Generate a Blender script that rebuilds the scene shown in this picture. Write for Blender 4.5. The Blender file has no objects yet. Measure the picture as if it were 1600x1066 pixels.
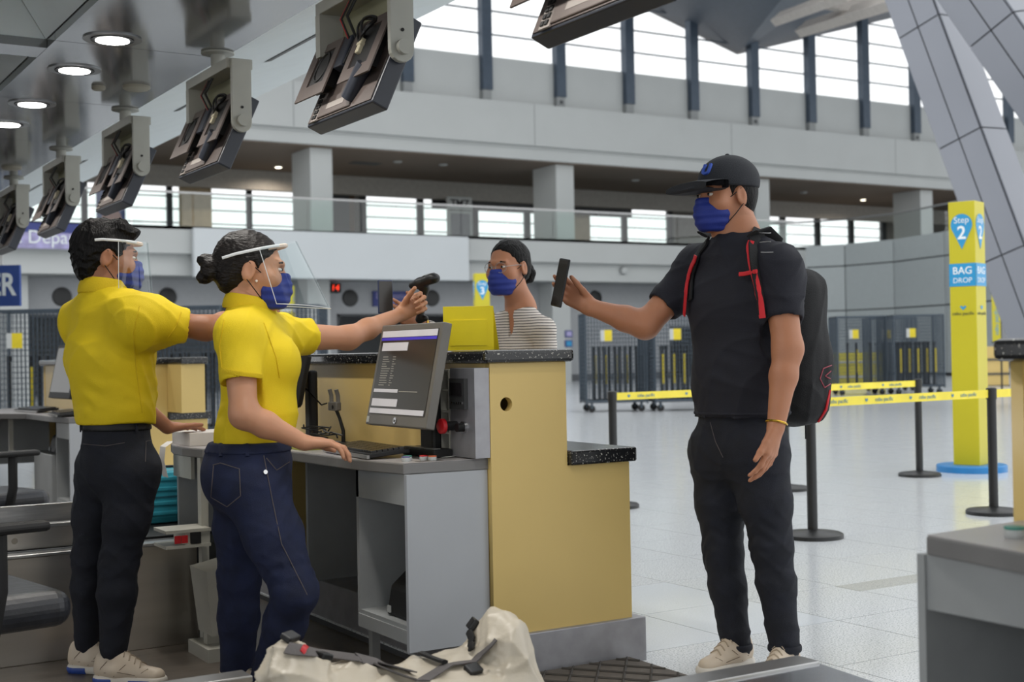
import bpy, bmesh, math, random
import numpy as np
from mathutils import Vector, Matrix
random.seed(7)
SC = bpy.context.scene
COL = SC.collection
PI = math.pi
# ---------------------------------------------------------------- camera
YAW, PIT, ROL, FPX, CAMH = .547705, .008799, .018464, 2071.06, 1.12
_F = Vector((math.sin(YAW)*math.cos(PIT), math.cos(YAW)*math.cos(PIT), math.sin(PIT)))
_R = Vector((math.cos(YAW), -math.sin(YAW), 0))
_U = _R.cross(_F)
_r = _R*math.cos(ROL) - _U*math.sin(ROL)
_u = _R*math.sin(ROL) + _U*math.cos(ROL)
CAM_LOC = Vector((0, 0, CAMH))
cd = bpy.data.cameras.new('camera'); cam = bpy.data.objects.new('camera', cd); COL.objects.link(cam)
cam.matrix_world = Matrix(((_r.x, _u.x, -_F.x, 0), (_r.y, _u.y, -_F.y, 0), (_r.z, _u.z, -_F.z, CAMH), (0, 0, 0, 1)))
cd.sensor_width = 36; cd.lens = FPX*36/1600; cd.clip_end = 500; cd.clip_start = .05
cd.dof.use_dof = True; cd.dof.focus_distance = 4.65; cd.dof.aperture_fstop = 4.0
SC.camera = cam
def P(u, v, d):
    """world point seen at photo pixel (u, v), d metres in front of the camera"""
    X, Y = u-800, v-533
    c, s = math.cos(ROL), math.sin(ROL)
    x, y = c*X - s*Y, s*X + c*Y
    return CAM_LOC + (_F + _R*(x/FPX) - _U*(y/FPX))*d
# ---------------------------------------------------------------- world, light, exposure
W = bpy.data.worlds.new('sky'); SC.world = W; W.use_nodes = True
bg = W.node_tree.nodes['Background']; bg.inputs[0].default_value = (.97, .99, 1, 1); bg.inputs[1].default_value = 1.5
SC.view_settings.view_transform = 'Standard'; SC.view_settings.look = 'None'
SC.view_settings.exposure = 0.0; SC.view_settings.gamma = 1; SC.view_settings.use_curve_mapping = False
# ---------------------------------------------------------------- materials
def lin(c):
    return tuple(((x/255)/12.92 if x/255 <= .04045 else ((x/255+.055)/1.055)**2.4) for x in c)
MATS = {}
def mat(name, rgb, rough=.5, metal=0, var=.08, vscale=6, bump=0, bscale=60, emit=0, stretch=None, spec=.5, rvar=0):
    if name in MATS: return MATS[name]
    m = bpy.data.materials.new(name); m.use_nodes = True
    nt = m.node_tree; b = nt.nodes['Principled BSDF']
    c = lin(rgb)
    tc = nt.nodes.new('ShaderNodeTexCoord'); mp = nt.nodes.new('ShaderNodeMapping')
    nt.links.new(tc.outputs['Object'], mp.inputs['Vector'])
    if stretch: mp.inputs['Scale'].default_value = stretch
    n = nt.nodes.new('ShaderNodeTexNoise'); n.inputs['Scale'].default_value = vscale; n.inputs['Detail'].default_value = 4
    nt.links.new(mp.outputs[0], n.inputs['Vector'])
    r = nt.nodes.new('ShaderNodeValToRGB')
    r.color_ramp.elements[0].position = .3; r.color_ramp.elements[1].position = .7
    r.color_ramp.elements[0].color = (*[max(0, x*(1-var)) for x in c], 1)
    r.color_ramp.elements[1].color = (*[min(1, x*(1+var)) for x in c], 1)
    nt.links.new(n.outputs[0], r.inputs[0]); nt.links.new(r.outputs[0], b.inputs['Base Color'])
    b.inputs['Roughness'].default_value = rough; b.inputs['Metallic'].default_value = metal
    b.inputs['Specular IOR Level'].default_value = spec
    if rvar:
        rr = nt.nodes.new('ShaderNodeMapRange'); rr.inputs[3].default_value = max(0, rough-rvar); rr.inputs[4].default_value = rough+rvar
        nt.links.new(n.outputs[0], rr.inputs[0]); nt.links.new(rr.outputs[0], b.inputs['Roughness'])
    if bump:
        n2 = nt.nodes.new('ShaderNodeTexNoise'); n2.inputs['Scale'].default_value = bscale; n2.inputs['Detail'].default_value = 3
        nt.links.new(mp.outputs[0], n2.inputs['Vector'])
        bp = nt.nodes.new('ShaderNodeBump'); bp.inputs['Strength'].default_value = bump; bp.inputs['Distance'].default_value = .01
        nt.links.new(n2.outputs[0], bp.inputs['Height']); nt.links.new(bp.outputs[0], b.inputs['Normal'])
    if emit:
        b.inputs['Emission Color'].default_value = (*c, 1); b.inputs['Emission Strength'].default_value = emit
    MATS[name] = m
    return m
def speckle(name, base, spots, scale, thr, rough, size2=None):
    if name in MATS: return MATS[name]
    m = bpy.data.materials.new(name); m.use_nodes = True; nt = m.node_tree; b = nt.nodes['Principled BSDF']
    tc = nt.nodes.new('ShaderNodeTexCoord'); v = nt.nodes.new('ShaderNodeTexNoise'); v.inputs['Scale'].default_value = scale; v.inputs['Detail'].default_value = 2
    nt.links.new(tc.outputs['Object'], v.inputs['Vector'])
    r = nt.nodes.new('ShaderNodeValToRGB'); r.color_ramp.elements[0].position = thr; r.color_ramp.elements[1].position = thr+.05
    r.color_ramp.elements[0].color = (*lin(base), 1); r.color_ramp.elements[1].color = (*lin(spots), 1)
    nt.links.new(v.outputs[0], r.inputs[0]); nt.links.new(r.outputs[0], b.inputs['Base Color']); b.inputs['Roughness'].default_value = rough
    MATS[name] = m; return m
def glassy(name, tint=(235, 245, 245), alpha=.12, rough=.02):
    if name in MATS: return MATS[name]
    m = bpy.data.materials.new(name); m.use_nodes = True; nt = m.node_tree
    for n in list(nt.nodes): nt.nodes.remove(n)
    o = nt.nodes.new('ShaderNodeOutputMaterial'); mx = nt.nodes.new('ShaderNodeMixShader')
    t = nt.nodes.new('ShaderNodeBsdfTransparent'); t.inputs[0].default_value = (*lin(tint), 1)
    g = nt.nodes.new('ShaderNodeBsdfGlossy'); g.inputs['Roughness'].default_value = rough
    lw = nt.nodes.new('ShaderNodeFresnel'); lw.inputs[0].default_value = 1.45
    ad = nt.nodes.new('ShaderNodeMath'); ad.operation = 'ADD'; ad.inputs[1].default_value = alpha; ad.use_clamp = True
    gm_ = nt.nodes.new('ShaderNodeNewGeometry'); ml = nt.nodes.new('ShaderNodeMath'); ml.operation = 'MULTIPLY'
    iv = nt.nodes.new('ShaderNodeMath'); iv.operation = 'SUBTRACT'; iv.inputs[0].default_value = 1
    nt.links.new(gm_.outputs['Backfacing'], iv.inputs[1])
    nt.links.new(lw.outputs[0], ad.inputs[0]); nt.links.new(ad.outputs[0], ml.inputs[0]); nt.links.new(iv.outputs[0], ml.inputs[1]); nt.links.new(ml.outputs[0], mx.inputs[0])
    nt.links.new(t.outputs[0], mx.inputs[1]); nt.links.new(g.outputs[0], mx.inputs[2]); nt.links.new(mx.outputs[0], o.inputs[0])
    MATS[name] = m; return m
# ---------------------------------------------------------------- mesh builder
class MB:
    def __init__(s): s.v = []; s.f = []
    def add(s, vs, fs):
        o = len(s.v); s.v += [tuple(x) for x in vs]; s.f += [tuple(i+o for i in f) for f in fs]; return s
    def box(s, a, b, M=None):
        (x0, y0, z0), (x1, y1, z1) = a, b
        vs = [Vector(q) for q in ((x0,y0,z0),(x1,y0,z0),(x1,y1,z0),(x0,y1,z0),(x0,y0,z1),(x1,y0,z1),(x1,y1,z1),(x0,y1,z1))]
        if M: vs = [M @ q for q in vs]
        return s.add(vs, [(0,3,2,1),(4,5,6,7),(0,1,5,4),(1,2,6,5),(2,3,7,6),(3,0,4,7)])
    def prism(s, poly, axis, lo, hi, M=None):
        """poly: list of 2D points in the plane normal to axis (axis x: (y,z); y: (x,z); z: (x,y))"""
        def mk(p, t):
            q = {'x': (t, p[0], p[1]), 'y': (p[0], t, p[1]), 'z': (p[0], p[1], t)}[axis]
            return M @ Vector(q) if M else q
        n = len(poly)
        vs = [mk(p, lo) for p in poly] + [mk(p, hi) for p in poly]
        return s.add(vs, [tuple(range(n)), tuple(range(2*n-1, n-1, -1))] + [(i, i+n, (i+1) % n+n, (i+1) % n) for i in range(n)])
    def cyl(s, p0, p1, r0, r1=None, n=16, M=None):
        r1 = r0 if r1 is None else r1
        p0, p1 = Vector(p0), Vector(p1); d = (p1-p0).normalized()
        a = d.orthogonal().normalized(); b = d.cross(a)
        vs = []
        for p, r in ((p0, r0), (p1, r1)):
            for i in range(n):
                t = 2*PI*i/n; q = p + (a*math.cos(t)+b*math.sin(t))*r; vs.append(M @ q if M else q)
        return s.add(vs, [tuple(range(n-1, -1, -1)), tuple(range(n, 2*n))] + [(i, (i+1) % n, (i+1) % n+n, i+n) for i in range(n)])
    def tube(s, pts, r, n=8, closed=False, flat=None):
        pts = [Vector(p) for p in pts]; m = len(pts); vs = []; fs = []
        prev = None
        for i, p in enumerate(pts):
            if closed: t = (pts[(i+1) % m]-pts[i-1])
            else: t = pts[min(i+1, m-1)]-pts[max(i-1, 0)]
            t.normalize()
            if prev is None: a = flat.copy() if flat is not None else t.orthogonal()
            else: a = prev
            a = (a - t*a.dot(t)).normalized(); prev = a; b = t.cross(a)
            rr = r[i] if isinstance(r, list) else r
            ra, rb = rr if isinstance(rr, tuple) else (rr, rr)
            for k in range(n):
                th = 2*PI*k/n + (PI/n if n == 4 else 0); vs.append(p + a*(math.cos(th)*ra) + b*(math.sin(th)*rb))
        for i in range(m if closed else m-1):
            j = (i+1) % m
            fs += [(i*n+k, i*n+(k+1) % n, j*n+(k+1) % n, j*n+k) for k in range(n)]
        if not closed: fs += [tuple(range(n-1, -1, -1)), tuple((m-1)*n+k for k in range(n))]
        return s.add(vs, fs)
    def lathe(s, prof, c=(0, 0, 0), n=24, M=None):
        """prof: (r, z) from bottom to top, closed with caps; around z at c"""
        vs = []; fs = []; m = len(prof)
        for r, z in prof:
            for k in range(n):
                q = Vector((c[0]+r*math.cos(2*PI*k/n), c[1]+r*math.sin(2*PI*k/n), c[2]+z)); vs.append(M @ q if M else q)
        for i in range(m-1):
            fs += [(i*n+k, i*n+(k+1) % n, (i+1)*n+(k+1) % n, (i+1)*n+k) for k in range(n)]
        fs += [tuple(range(n-1, -1, -1)), tuple((m-1)*n+k for k in range(n))]
        return s.add(vs, fs)
    def mesh(s, name, m, smooth=False):
        me = bpy.data.meshes.new(name); me.from_pydata(s.v, [], s.f); me.update()
        b = bmesh.new(); b.from_mesh(me); bmesh.ops.recalc_face_normals(b, faces=b.faces); b.to_mesh(me); b.free()
        if smooth:
            me.polygons.foreach_set('use_smooth', [True]*len(me.polygons))
            me.set_sharp_from_angle(angle=math.radians(40))
        if m: me.materials.append(m)
        return me
    def build(s, name, m, parent=None, smooth=False, bevel=0, loc=None):
        o = bpy.data.objects.new(name, s.mesh(name, m, smooth)); COL.objects.link(o)
        if parent: o.parent = parent
        if loc: o.location = loc
        if bevel:
            md = o.modifiers.new('bevel', 'BEVEL'); md.width = bevel; md.segments = 2; md.limit_method = 'ANGLE'
        return o
def empty(name, loc=(0, 0, 0), rz=0):
    o = bpy.data.objects.new(name, None); COL.objects.link(o); o.location = loc; o.rotation_euler.z = rz; o.empty_display_size = .1; return o
def tag(o, label=None, cat=None, group=None, kind=None):
    if label: o['label'] = label
    if cat: o['category'] = cat
    if group: o['group'] = group
    if kind: o['kind'] = kind
    return o
def thing(name, label, cat, loc=(0, 0, 0), rz=0, group=None): return tag(empty(name, loc, rz), label, cat, group)
def copy_tree(o, parent=None):
    c = o.copy(); COL.objects.link(c); c.parent = parent
    for ch in o.children: copy_tree(ch, c)
    return c
def struct(name, mb, m, **k):
    o = mb.build(name, m, **k); o['kind'] = 'structure'; return o
def text(name, s, m, parent, M, size, ext=.001, align='CENTER', sx=1, bold=0):
    """flat lettering; M maps local text plane (x right, y up, z out) to the parent frame"""
    cu = bpy.data.curves.new(name, 'FONT'); cu.body = s; cu.size = size; cu.extrude = ext; cu.align_x = align; cu.align_y = 'CENTER'; cu.offset = bold
    t = bpy.data.objects.new(name+'_tmp', cu); COL.objects.link(t)
    dg = bpy.context.evaluated_depsgraph_get(); me = bpy.data.meshes.new_from_object(t.evaluated_get(dg))
    bpy.data.objects.remove(t); bpy.data.curves.remove(cu)
    me.transform(Matrix.Diagonal((sx, 1, 1, 1))); me.transform(M); me.materials.clear(); me.materials.append(m)
    o = bpy.data.objects.new(name, me); COL.objects.link(o)
    if parent: o.parent = parent
    return o
def frame(o, x, y, z=None):
    """matrix with given x (right), y (up) axes and origin"""
    x = Vector(x).normalized(); y = Vector(y).normalized(); z = x.cross(y)
    return Matrix(((x.x, y.x, z.x, o[0]), (x.y, y.y, z.y, o[1]), (x.z, y.z, z.z, o[2]), (0, 0, 0, 1)))
def link_copy(o, parent, loc):
    c = o.copy(); COL.objects.link(c); c.parent = parent; c.location = loc; return c
# ================================================================ STRUCTURE
M_tile = speckle('terrazzo', (222, 225, 228), (168, 173, 178), 150, .54, .16)
M_tile2 = speckle('terrazzo_plain', (218, 223, 229), (204, 209, 215), 200, .56, .14)
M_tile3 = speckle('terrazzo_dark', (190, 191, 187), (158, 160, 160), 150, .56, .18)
M_grout = mat('grout', (78, 80, 83), .8)
M_white = mat('white_paint', (188, 191, 190), .55, var=.03, vscale=.6)
M_white2 = mat('offwhite_panel', (206, 211, 214), .4, var=.02, vscale=.5)
M_grey = mat('grey_paint', (150, 153, 153), .6, var=.05, vscale=.5)
M_dgrey = mat('dark_grey_paint', (70, 73, 76), .6)
M_steel = mat('dark_blue_steel', (72, 84, 98), .45, metal=.3)
M_brown = mat('brown_ceiling', (128, 113, 100), .7, var=.1, vscale=.3)
M_roof = mat('roof_steel', (84, 94, 106), .6)
M_clad = mat('aluminium_cladding', (138, 141, 149), .38, metal=.55, var=.05, vscale=.4)
M_joint = mat('joint_black', (38, 40, 44), .8)
M_glass = glassy('clear_glass', (244, 250, 248), .05)
M_pane = glassy('window_glass', (255, 255, 255), .02)
M_alu = mat('brushed_steel', (170, 170, 170), .32, metal=.9, var=.12, vscale=8, stretch=(1, 1, 12))
M_black = mat('black_plastic', (24, 25, 27), .42, bump=.05, bscale=300)
# floor : tiles laid on a screed
TP = .567; TX, TY = 3.951, 3.958
fl = struct('floor', MB().box((2.25, -8, -.16), (90, 60, -.008)), M_grout)
tm = MB().box((0, 0, -.008), (TP-.005, TP-.005, 0)).mesh('tile', M_tile)
tm2 = tm.copy(); tm2.materials.clear(); tm2.materials.append(M_tile2)
tm3 = tm.copy(); tm3.materials.clear(); tm3.materials.append(M_tile3)
cand = []
far = MB()
def vis(x, y):
    q = Vector((x, y, 0))-CAM_LOC; z = q.dot(_F)
    if z < .5: return None
    return 800+FPX*q.dot(_R)/z, 551-FPX*q.dot(_U)/z, z
for i in range(-10, 42):
    for j in range(-10, 42):
        x, y = TX+i*TP, TY+j*TP
        if x < 2.25: continue
        w = vis(x+TP/2, y+TP/2)
        if w and 850 < w[0] < 1700 and w[1] < 1180: cand.append((w[2], i, j))
        else: far.box((x, y, -.008), (x+TP-.004, y+TP-.004, 0))
cand.sort()
for k, (d, i, j) in enumerate(cand):
    x, y = TX+i*TP, TY+j*TP
    if k < 290:
        m = tm2 if (i <= -1 and j in (0, 1)) else tm3 if j == 2 and i in (0, 1, 2, 3) and False else tm
        o = bpy.data.objects.new('tile', m); COL.objects.link(o); o.parent = fl; o.location = (x, y, 0)
    else: far.box((x, y, -.008), (x+TP-.004, y+TP-.004, 0))
tag(far.build('distant_tiles', M_tile, fl), kind='stuff')
# far floor beyond the laid tiles: joints come from the material
def grid_floor():
    m = bpy.data.materials.new('terrazzo_far'); m.use_nodes = True; nt = m.node_tree; b = nt.nodes['Principled BSDF']
    tc = nt.nodes.new('ShaderNodeTexCoord'); br = nt.nodes.new('ShaderNodeTexBrick')
    br.offset = 0; br.inputs['Scale'].default_value = 1; br.inputs['Mortar Size'].default_value = .004; br.inputs['Brick Width'].default_value = TP; br.inputs['Row Height'].default_value = TP
    br.inputs['Color1'].default_value = (*lin((218, 222, 225)), 1); br.inputs['Color2'].default_value = (*lin((212, 217, 221)), 1); br.inputs['Mortar'].default_value = (*lin((130, 132, 134)), 1)
    nt.links.new(tc.outputs['Object'], br.inputs['Vector']); nt.links.new(br.outputs[0], b.inputs['Base Color']); b.inputs['Roughness'].default_value = .16
    return m
MF = grid_floor()
X1, Y1 = TX+42*TP, TY+42*TP; Y0 = TY-10*TP
o = MB().box((X1, -8, -.007), (90, 60, 0)).box((2.25, Y1, -.007), (X1-.004, 60, 0)).build('distant_paving', MF, fl); tag(o, kind='stuff')
# a narrow darker band laid thinly on the paving
MB().box((4.5, 4.36, 0), (7.2, 4.52, .0012)).build('darker_strip', M_tile3, fl)
# staff-side vinyl floor
M_vinyl = mat('vinyl_brown', (98, 90, 82), .35, var=.12, vscale=5, stretch=(1, 6, 1))
struct('floor_staff', MB().box((-12, -8, -.16), (2.25, 60, -.03)), M_vinyl)

# ---------------- back wall, mezzanine and clerestory (all run along x, at y about 40)
YF = 40.0
OPEN = ((8.3, 16.4, 2.56), (18.6, 26.4, 2.56), (33, 36.2, 2.05))
wb = MB().box((-6, 42, 0), (OPEN[0][0], 42.3, 3.68)).box((OPEN[-1][1], 42, 0), (84, 42.3, 3.68))
for (a, b, h), (a2, _, _) in zip(OPEN, OPEN[1:]+((None, None, None),)):
    wb.box((a, 42, h), (b, 42.3, 3.68))
    if a2: wb.box((b, 42, 0), (a2, 42.3, 3.68))
M_bw = mat('back_wall_paint', (168, 170, 173), .6, var=.03)
struct('wall_back', wb, M_bw)
# the rooms behind the openings
struct('wall_inner', MB().box((7, 51.9, 0), (38, 52.2, 3.68)).box((7, 42.3, 0), (7.2, 51.9, 3.68)).box((37.8, 42.3, 0), (38, 51.9, 3.68)), M_bw)
struct('baseboard_back', MB().box((-6, 41.97, 0), (8.3, 42, .25)).box((16.4, 41.97, 0), (18.6, 42, .25)).box((26.4, 41.97, 0), (33, 42, .25)).box((36.2, 41.97, 0), (84, 42, .25)), mat('back_skirting', (92, 94, 98), .5))
struct('ceiling_mezzanine_underside', MB().box((-6, YF+.5, 3.68), (84, 52.3, 3.8)), M_grey)
tr = struct('trim_1', MB().box((-6, YF, 4.36), (84, YF+.6, 5.2)), M_white)
struct('trim_2', MB().box((-6, YF+.35, 3.7), (84, YF+.7, 4.32)), M_white)
struct('trim_3', MB().box((-6, YF+.3, 4.3), (84, YF+.6, 4.4)), M_white)
# frames of the ground-level openings
for i, (a, b, h) in enumerate(OPEN):
    struct('door_%d' % (i+1), MB().box((a, 41.95, 0), (a+.08, 42.3, h)).box((b-.08, 41.95, 0), (b, 42.3, h)).box((a, 41.95, h-.08), (b, 42.3, h)), M_dgrey)
# big blank advertising panel on the mezzanine edge
bp_ = MB().box((12.87, YF-.3, 3.62), (22.55, YF-.05, 5.14)).build('display_panel', M_white2, bevel=.03)
tag(bp_, 'long blank white panel fixed to the mezzanine edge between the columns', 'panel')
# mezzanine floor, ceiling, back wall
struct('floor_mezzanine', MB().box((-6, YF, 5.1), (84, 52.3, 5.2)), M_grey)
struct('ceiling_mezzanine', MB().box((-6, YF+.4, 8.02), (84, 52.3, 8.12)), M_brown)
mw = struct('wall_mezzanine', MB().box((-6, 46.5, 7.3), (84, 46.8, 8.01)).box((22.5, 52, 5.2), (24.3, 52.3, 8.05)).box((41, 52, 5.2), (46, 52.3, 8.05)).box((56, 52, 5.2), (84, 52.3, 8.05)), mat('mezzanine_wall', (150, 146, 140), .6))
wn = 0
def glazed(name, x0, x1, y, z0, z1, nx, zs, m_bar, bar=.1, hb=.05, post=True):
    """window with separate panes, posts and transoms"""
    w = struct(name, MB().box((x0, y-.04, z0-.1), (x1, y+.06, z0)), m_bar)
    px = [x0+(x1-x0)*i/nx for i in range(nx+1)]
    zz = [z0]+list(zs)+[z1]
    cache = {}
    for i in range(nx):
        for j in range(len(zz)-1):
            key = (round(px[i+1]-px[i], 3), round(zz[j+1]-zz[j], 3))
            if key not in cache: cache[key] = MB().box((0, 0, 0), (key[0], .012, key[1])).mesh('pane', M_pane)
            o = bpy.data.objects.new('pane', cache[key]); COL.objects.link(o); o.parent = w; o.location = (px[i], y, zz[j])
    if post:
        pm = MB().box((-bar/2, -.08, z0), (bar/2, .08, z1)).mesh('post', m_bar)
        for p in px:
            o = bpy.data.objects.new('post', pm); COL.objects.link(o); o.parent = w; o.location = (p, y, 0)
    for z in zs: MB().box((x0, y-.03, z-hb/2), (x1, y+.03, z+hb/2)).build('transom', m_bar, w)
    return w
glazed('window_1', -4, 22.5, 52, 5.2, 8.0, 8, (6.0, 6.55, 7.1, 7.6), M_dgrey, .22, .05)
glazed('window_2', 24.3, 41, 52, 5.2, 8.0, 6, (6.0, 6.55, 7.1, 7.6), M_dgrey, .3, .05)
glazed('window_3', 46, 56, 52, 5.2, 8.0, 4, (6.0, 6.55, 7.1, 7.6), M_dgrey, .35, .05)
# columns of the mezzanine
for i, x in enumerate((7.45, 17.15, 26.85, 36.5, 46.2, 55.9)):
    c = struct('column', MB().box((x, YF+.7, 5.2), (x+.8, YF+2.3, 8.1)), M_white, bevel=.03)
    MB().box((x, 41.1, 0), (x+.8, 41.99, 3.7)).build('column_base', M_white, c)
# beams over the mezzanine, parapet panels and clerestory
struct('trim_4', MB().box((-6, YF+.25, 8.05), (84, YF+.6, 8.5)), M_white)
bm_ = struct('wall_upper', MB().box((-6, YF, 8.52), (84, YF+.6, 10.02)), M_white)
for k in range(9): MB().box((7.1+9.2*k, YF-.006, 8.53), (7.13+9.2*k, YF+.01, 10.0)).build('panel_joint', M_grey, bm_)
struct('trim_5', MB().box((-6, YF+.2, 8.44), (84, YF+.5, 8.56)), M_white)
XM0, SPM = 23.79-6*3.13, 3.13
par = struct('wall_parapet', MB().box((-6, YF+.75, 10.02), (84, YF+.95, 11.6)), M_grey)
pm_ = MB().box((.2, YF+.55, 10.03), (SPM-.2, YF+.75, 11.69)).mesh('parapet_panel', M_white)
for k in range(-2, 20):
    o = bpy.data.objects.new('parapet_panel', pm_); COL.objects.link(o); o.parent = par; o.location = (XM0+k*SPM, 0, 0)
glazed('window_4', XM0-2*SPM, XM0+18*SPM, YF+.8, 11.69, 16.0, 20, (12.55, 13.4, 14.25, 15.1), M_steel, .05, .055, post=False)
for k in range(-2, 19):
    x = XM0+k*SPM
    p = tag(MB().box((x-.2, YF+.3, 10.45), (x+.2, YF+.62, 16)).build('steel_post', M_steel), kind='structure')
    MB().box((x-.17, YF+.36, 10.03), (x+.17, YF+.6, 10.45)).build('post_shoe', M_grey, p)
    if k % 3 == 1: MB().box((x-.06, YF+.33, 10.2), (x+.06, YF+.36, 10.32)).build('junction_box', M_dgrey, p)
# glass balustrade along the mezzanine
gx = [-6+1.9*i for i in range(25)]
bal = struct('balustrade', MB().box((-6, YF+.08, 6.22), (38, YF+.14, 6.28)), M_alu)
gm = MB().box((0, YF+.1, 5.2), (1.86, YF+.115, 6.22)).mesh('glass_panel', M_glass)
for x in gx[:-2]:
    o = bpy.data.objects.new('glass_panel', gm); COL.objects.link(o); o.parent = bal; o.location = (x, 0, 0)
# shop fronts, lamps, blinds on the mezzanine
M_wood = mat('dark_wood', (92, 74, 58), .5); M_cream = mat('cream_fabric', (186, 168, 140), .8, bump=.3, bscale=8)
for i, (x, w, z1, m, lb) in enumerate(((20.6, 1.4, 7.2, M_wood, 'brown timber shop door frame behind the mezzanine glass'), (15.0, 1.2, 7.2, M_cream, 'tied beige curtain beside the mezzanine column'), (31.8, 1.5, 6.6, M_cream, 'low beige shop partition upstairs behind the glass rail'), (12.0, 1.0, 7.3, mat('blue_poster', (88, 104, 165), .6), 'tall blue poster by the upstairs windows'))):
    t = tag(MB().box((x, 47.8, 5.2), (x+w, 48.0, max(z1, 7.9))).build(('shop_door', 'curtain', 'shop_partition', 'poster')[i], m, bevel=.03), lb, ('door', 'curtain', 'partition', 'poster')[i])
    if i == 0: MB().box((x+.25, 47.77, 5.5), (x+w-.25, 47.8, 7.6)).build('door_panel', M_dgrey, t)
    if i == 3: MB().cyl((x+.5, 47.79, 6.2), (x+.5, 47.8, 6.2), .35).build('poster_print', mat('poster_skin', (176, 120, 110), .6), t)
k = thing('shop_board', 'white shop board with black lettering on the mezzanine', 'sign', (25.2, 46, 5.2))
MB().box((0, 0, 0), (1.1, .12, 2.15)).build('board', M_white, k)
MB().box((.12, -.03, .1), (.98, 0, 1.5)).build('poster', mat('poster_grey', (120, 120, 128), .6), k)
MB().box((.05, -.02, 1.6), (1.05, 0, 1.64)).build('rule', M_black, k)
text('lettering', 'TMZ', M_black, k, frame((.55, -.01, 1.88), (1, 0, 0), (0, 0, 1)), .42, .01, bold=.008)
for i, (x, w, z0, z1) in enumerate(((25, 6.8, 5.9, 7.25), (31.9, 3, 6.3, 7.1))):
    tag(MB().box((x, 46.9, 7.0), (x+w, 47.0, 8.01)).build('shop_fascia', M_black), ('dark shop fascia above the upstairs windows by the white board', 'short dark shop fascia upstairs near the far column')[i], 'sign')
for i, (x, y, lit, lb) in enumerate(((17.85, 45.29, 1, 'lit round lamp in the brown mezzanine ceiling near the column'), (46.61, 44.48, 1, 'lit round lamp in the mezzanine ceiling above the curved wall'), (21.22, 42.4, 0, ''), (23.07, 42.4, 0, ''), (32.3, 43.12, 0, ''), (41.89, 43.5, 0, ''))):
    t = tag(MB().cyl((x, y, 7.99), (x, y, 8.02), .16).build('ceiling_lamp', M_white, smooth=True), lb or 'small unlit round lamp in the brown mezzanine ceiling', 'lamp', 'round lamps in the mezzanine ceiling')
    MB().cyl((x, y, 7.975), (x, y, 7.99), .11).build('lamp_disc', mat('lamp_glow', (255, 244, 220), emit=6) if lit else M_white, t)
    if lit:
        L_ = bpy.data.lights.new('mezzanine_lamp_light', 'SPOT'); L_.energy = 300; L_.color = (1, .86, .7); L_.shadow_soft_size = .11; L_.spot_size = math.radians(165); L_.spot_blend = .5
        lo_ = bpy.data.objects.new('mezzanine_lamp_light', L_); COL.objects.link(lo_); lo_.location = (x, y, 7.97); lo_.parent = t
for i, (x, y) in enumerate(((19.8, 43), (21.5, 47))):
    tag(MB().box((x, y, 8.0), (x+1.1, y+.5, 8.02)).build('ceiling_vent', M_dgrey), 'dark slotted vent in the brown mezzanine ceiling', 'vent', 'vents in the mezzanine ceiling')
# curved wall swinging forward on the right, two rows of panels
cw = []
for u, y in ((1190, 41.0), (1250, 40.3), (1323, 38.6), (1400, 36.2), (1480, 33.0), (1560, 29.5)):
    q = P(u, 500, 1)-CAM_LOC; t = y/q.y; cw.append((q.x*t, y))
wc = struct('wall_curved', MB().prism([(x, y) for x, y in cw]+[(x+.6, y+.5) for x, y in reversed(cw)], 'z', 0, 5.2), M_joint)
M_cpan = mat('curved_panel', (190, 197, 198), .45, var=.02)
for i in range(len(cw)-1):
    a, b = Vector((*cw[i], 0)), Vector((*cw[i+1], 0)); d = (b-a).normalized(); n = Vector((d.y, -d.x, 0))
    if n.dot(a) > 0: n = -n
    for z0, z1 in ((.1, 2.55), (2.6, 4.35), (4.4, 5.25)):
        a2, b2 = a+d*.03, b-d*.03
        MB().prism([(a2+n*.05)[:2], (b2+n*.05)[:2], (b2-n*.02)[:2], (a2-n*.02)[:2]], 'z', z0, z1).build('wall_panel', M_cpan, wc)
rb = struct('balustrade_curved', MB().tube([(x, y, 6.25) for x, y in cw], .035), M_alu)
for i in range(len(cw)-1):
    a, b = cw[i], cw[i+1]
    MB().add([(*a, 5.25), (*b, 5.25), (*b, 6.2), (*a, 6.2)], [(0, 1, 2, 3)]).build('glass_panel', M_glass, rb)
# roof : folded dark plates above the clerestory, with two pale ribs and a louvre
def plate(name, pts, m, th=.25, parent=None):
    a = [Vector(p) for p in pts]
    n = len(a); return MB().add(a+[p+Vector((0, 0, th)) for p in a], [tuple(range(n)), tuple(range(2*n-1, n-1, -1))]+[(i, i+n, (i+1) % n+n, (i+1) % n) for i in range(n)]).build(name, m, parent)
rf = plate('ceiling_roof', [(29.5, 41.5, 15.1), (36.4, 41.5, 13.2), (26.0, 24, 13.2), (20.5, 24, 15.1)], M_roof); rf['kind'] = 'structure'
plate('roof_fold', [(36.4, 41.5, 13.2), (48.5, 41.5, 16.6), (34.6, 24, 16.6), (26.0, 24, 13.2)], M_roof, parent=rf)
plate('roof_canvas', [(29.5, 41.6, 15.2), (36.4, 41.6, 13.3), (36.4, 41.3, 13.15), (29.5, 41.3, 15.05)], mat('canvas', (225, 215, 205), .8), parent=rf)
plate('roof_slab', [(48.5, 41.5, 16.6), (84, 41.5, 16.6), (84, 20, 16.6), (34.6, 24, 16.6)], M_roof, parent=rf)
plate('roof_slab', [(-6, 41.5, 16.2), (29.5, 41.5, 16.2), (20.5, 30, 16.2), (-6, 30, 16.2)], M_roof, parent=rf)
M_rib = mat('roof_rib', (186, 180, 174), .5)
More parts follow.
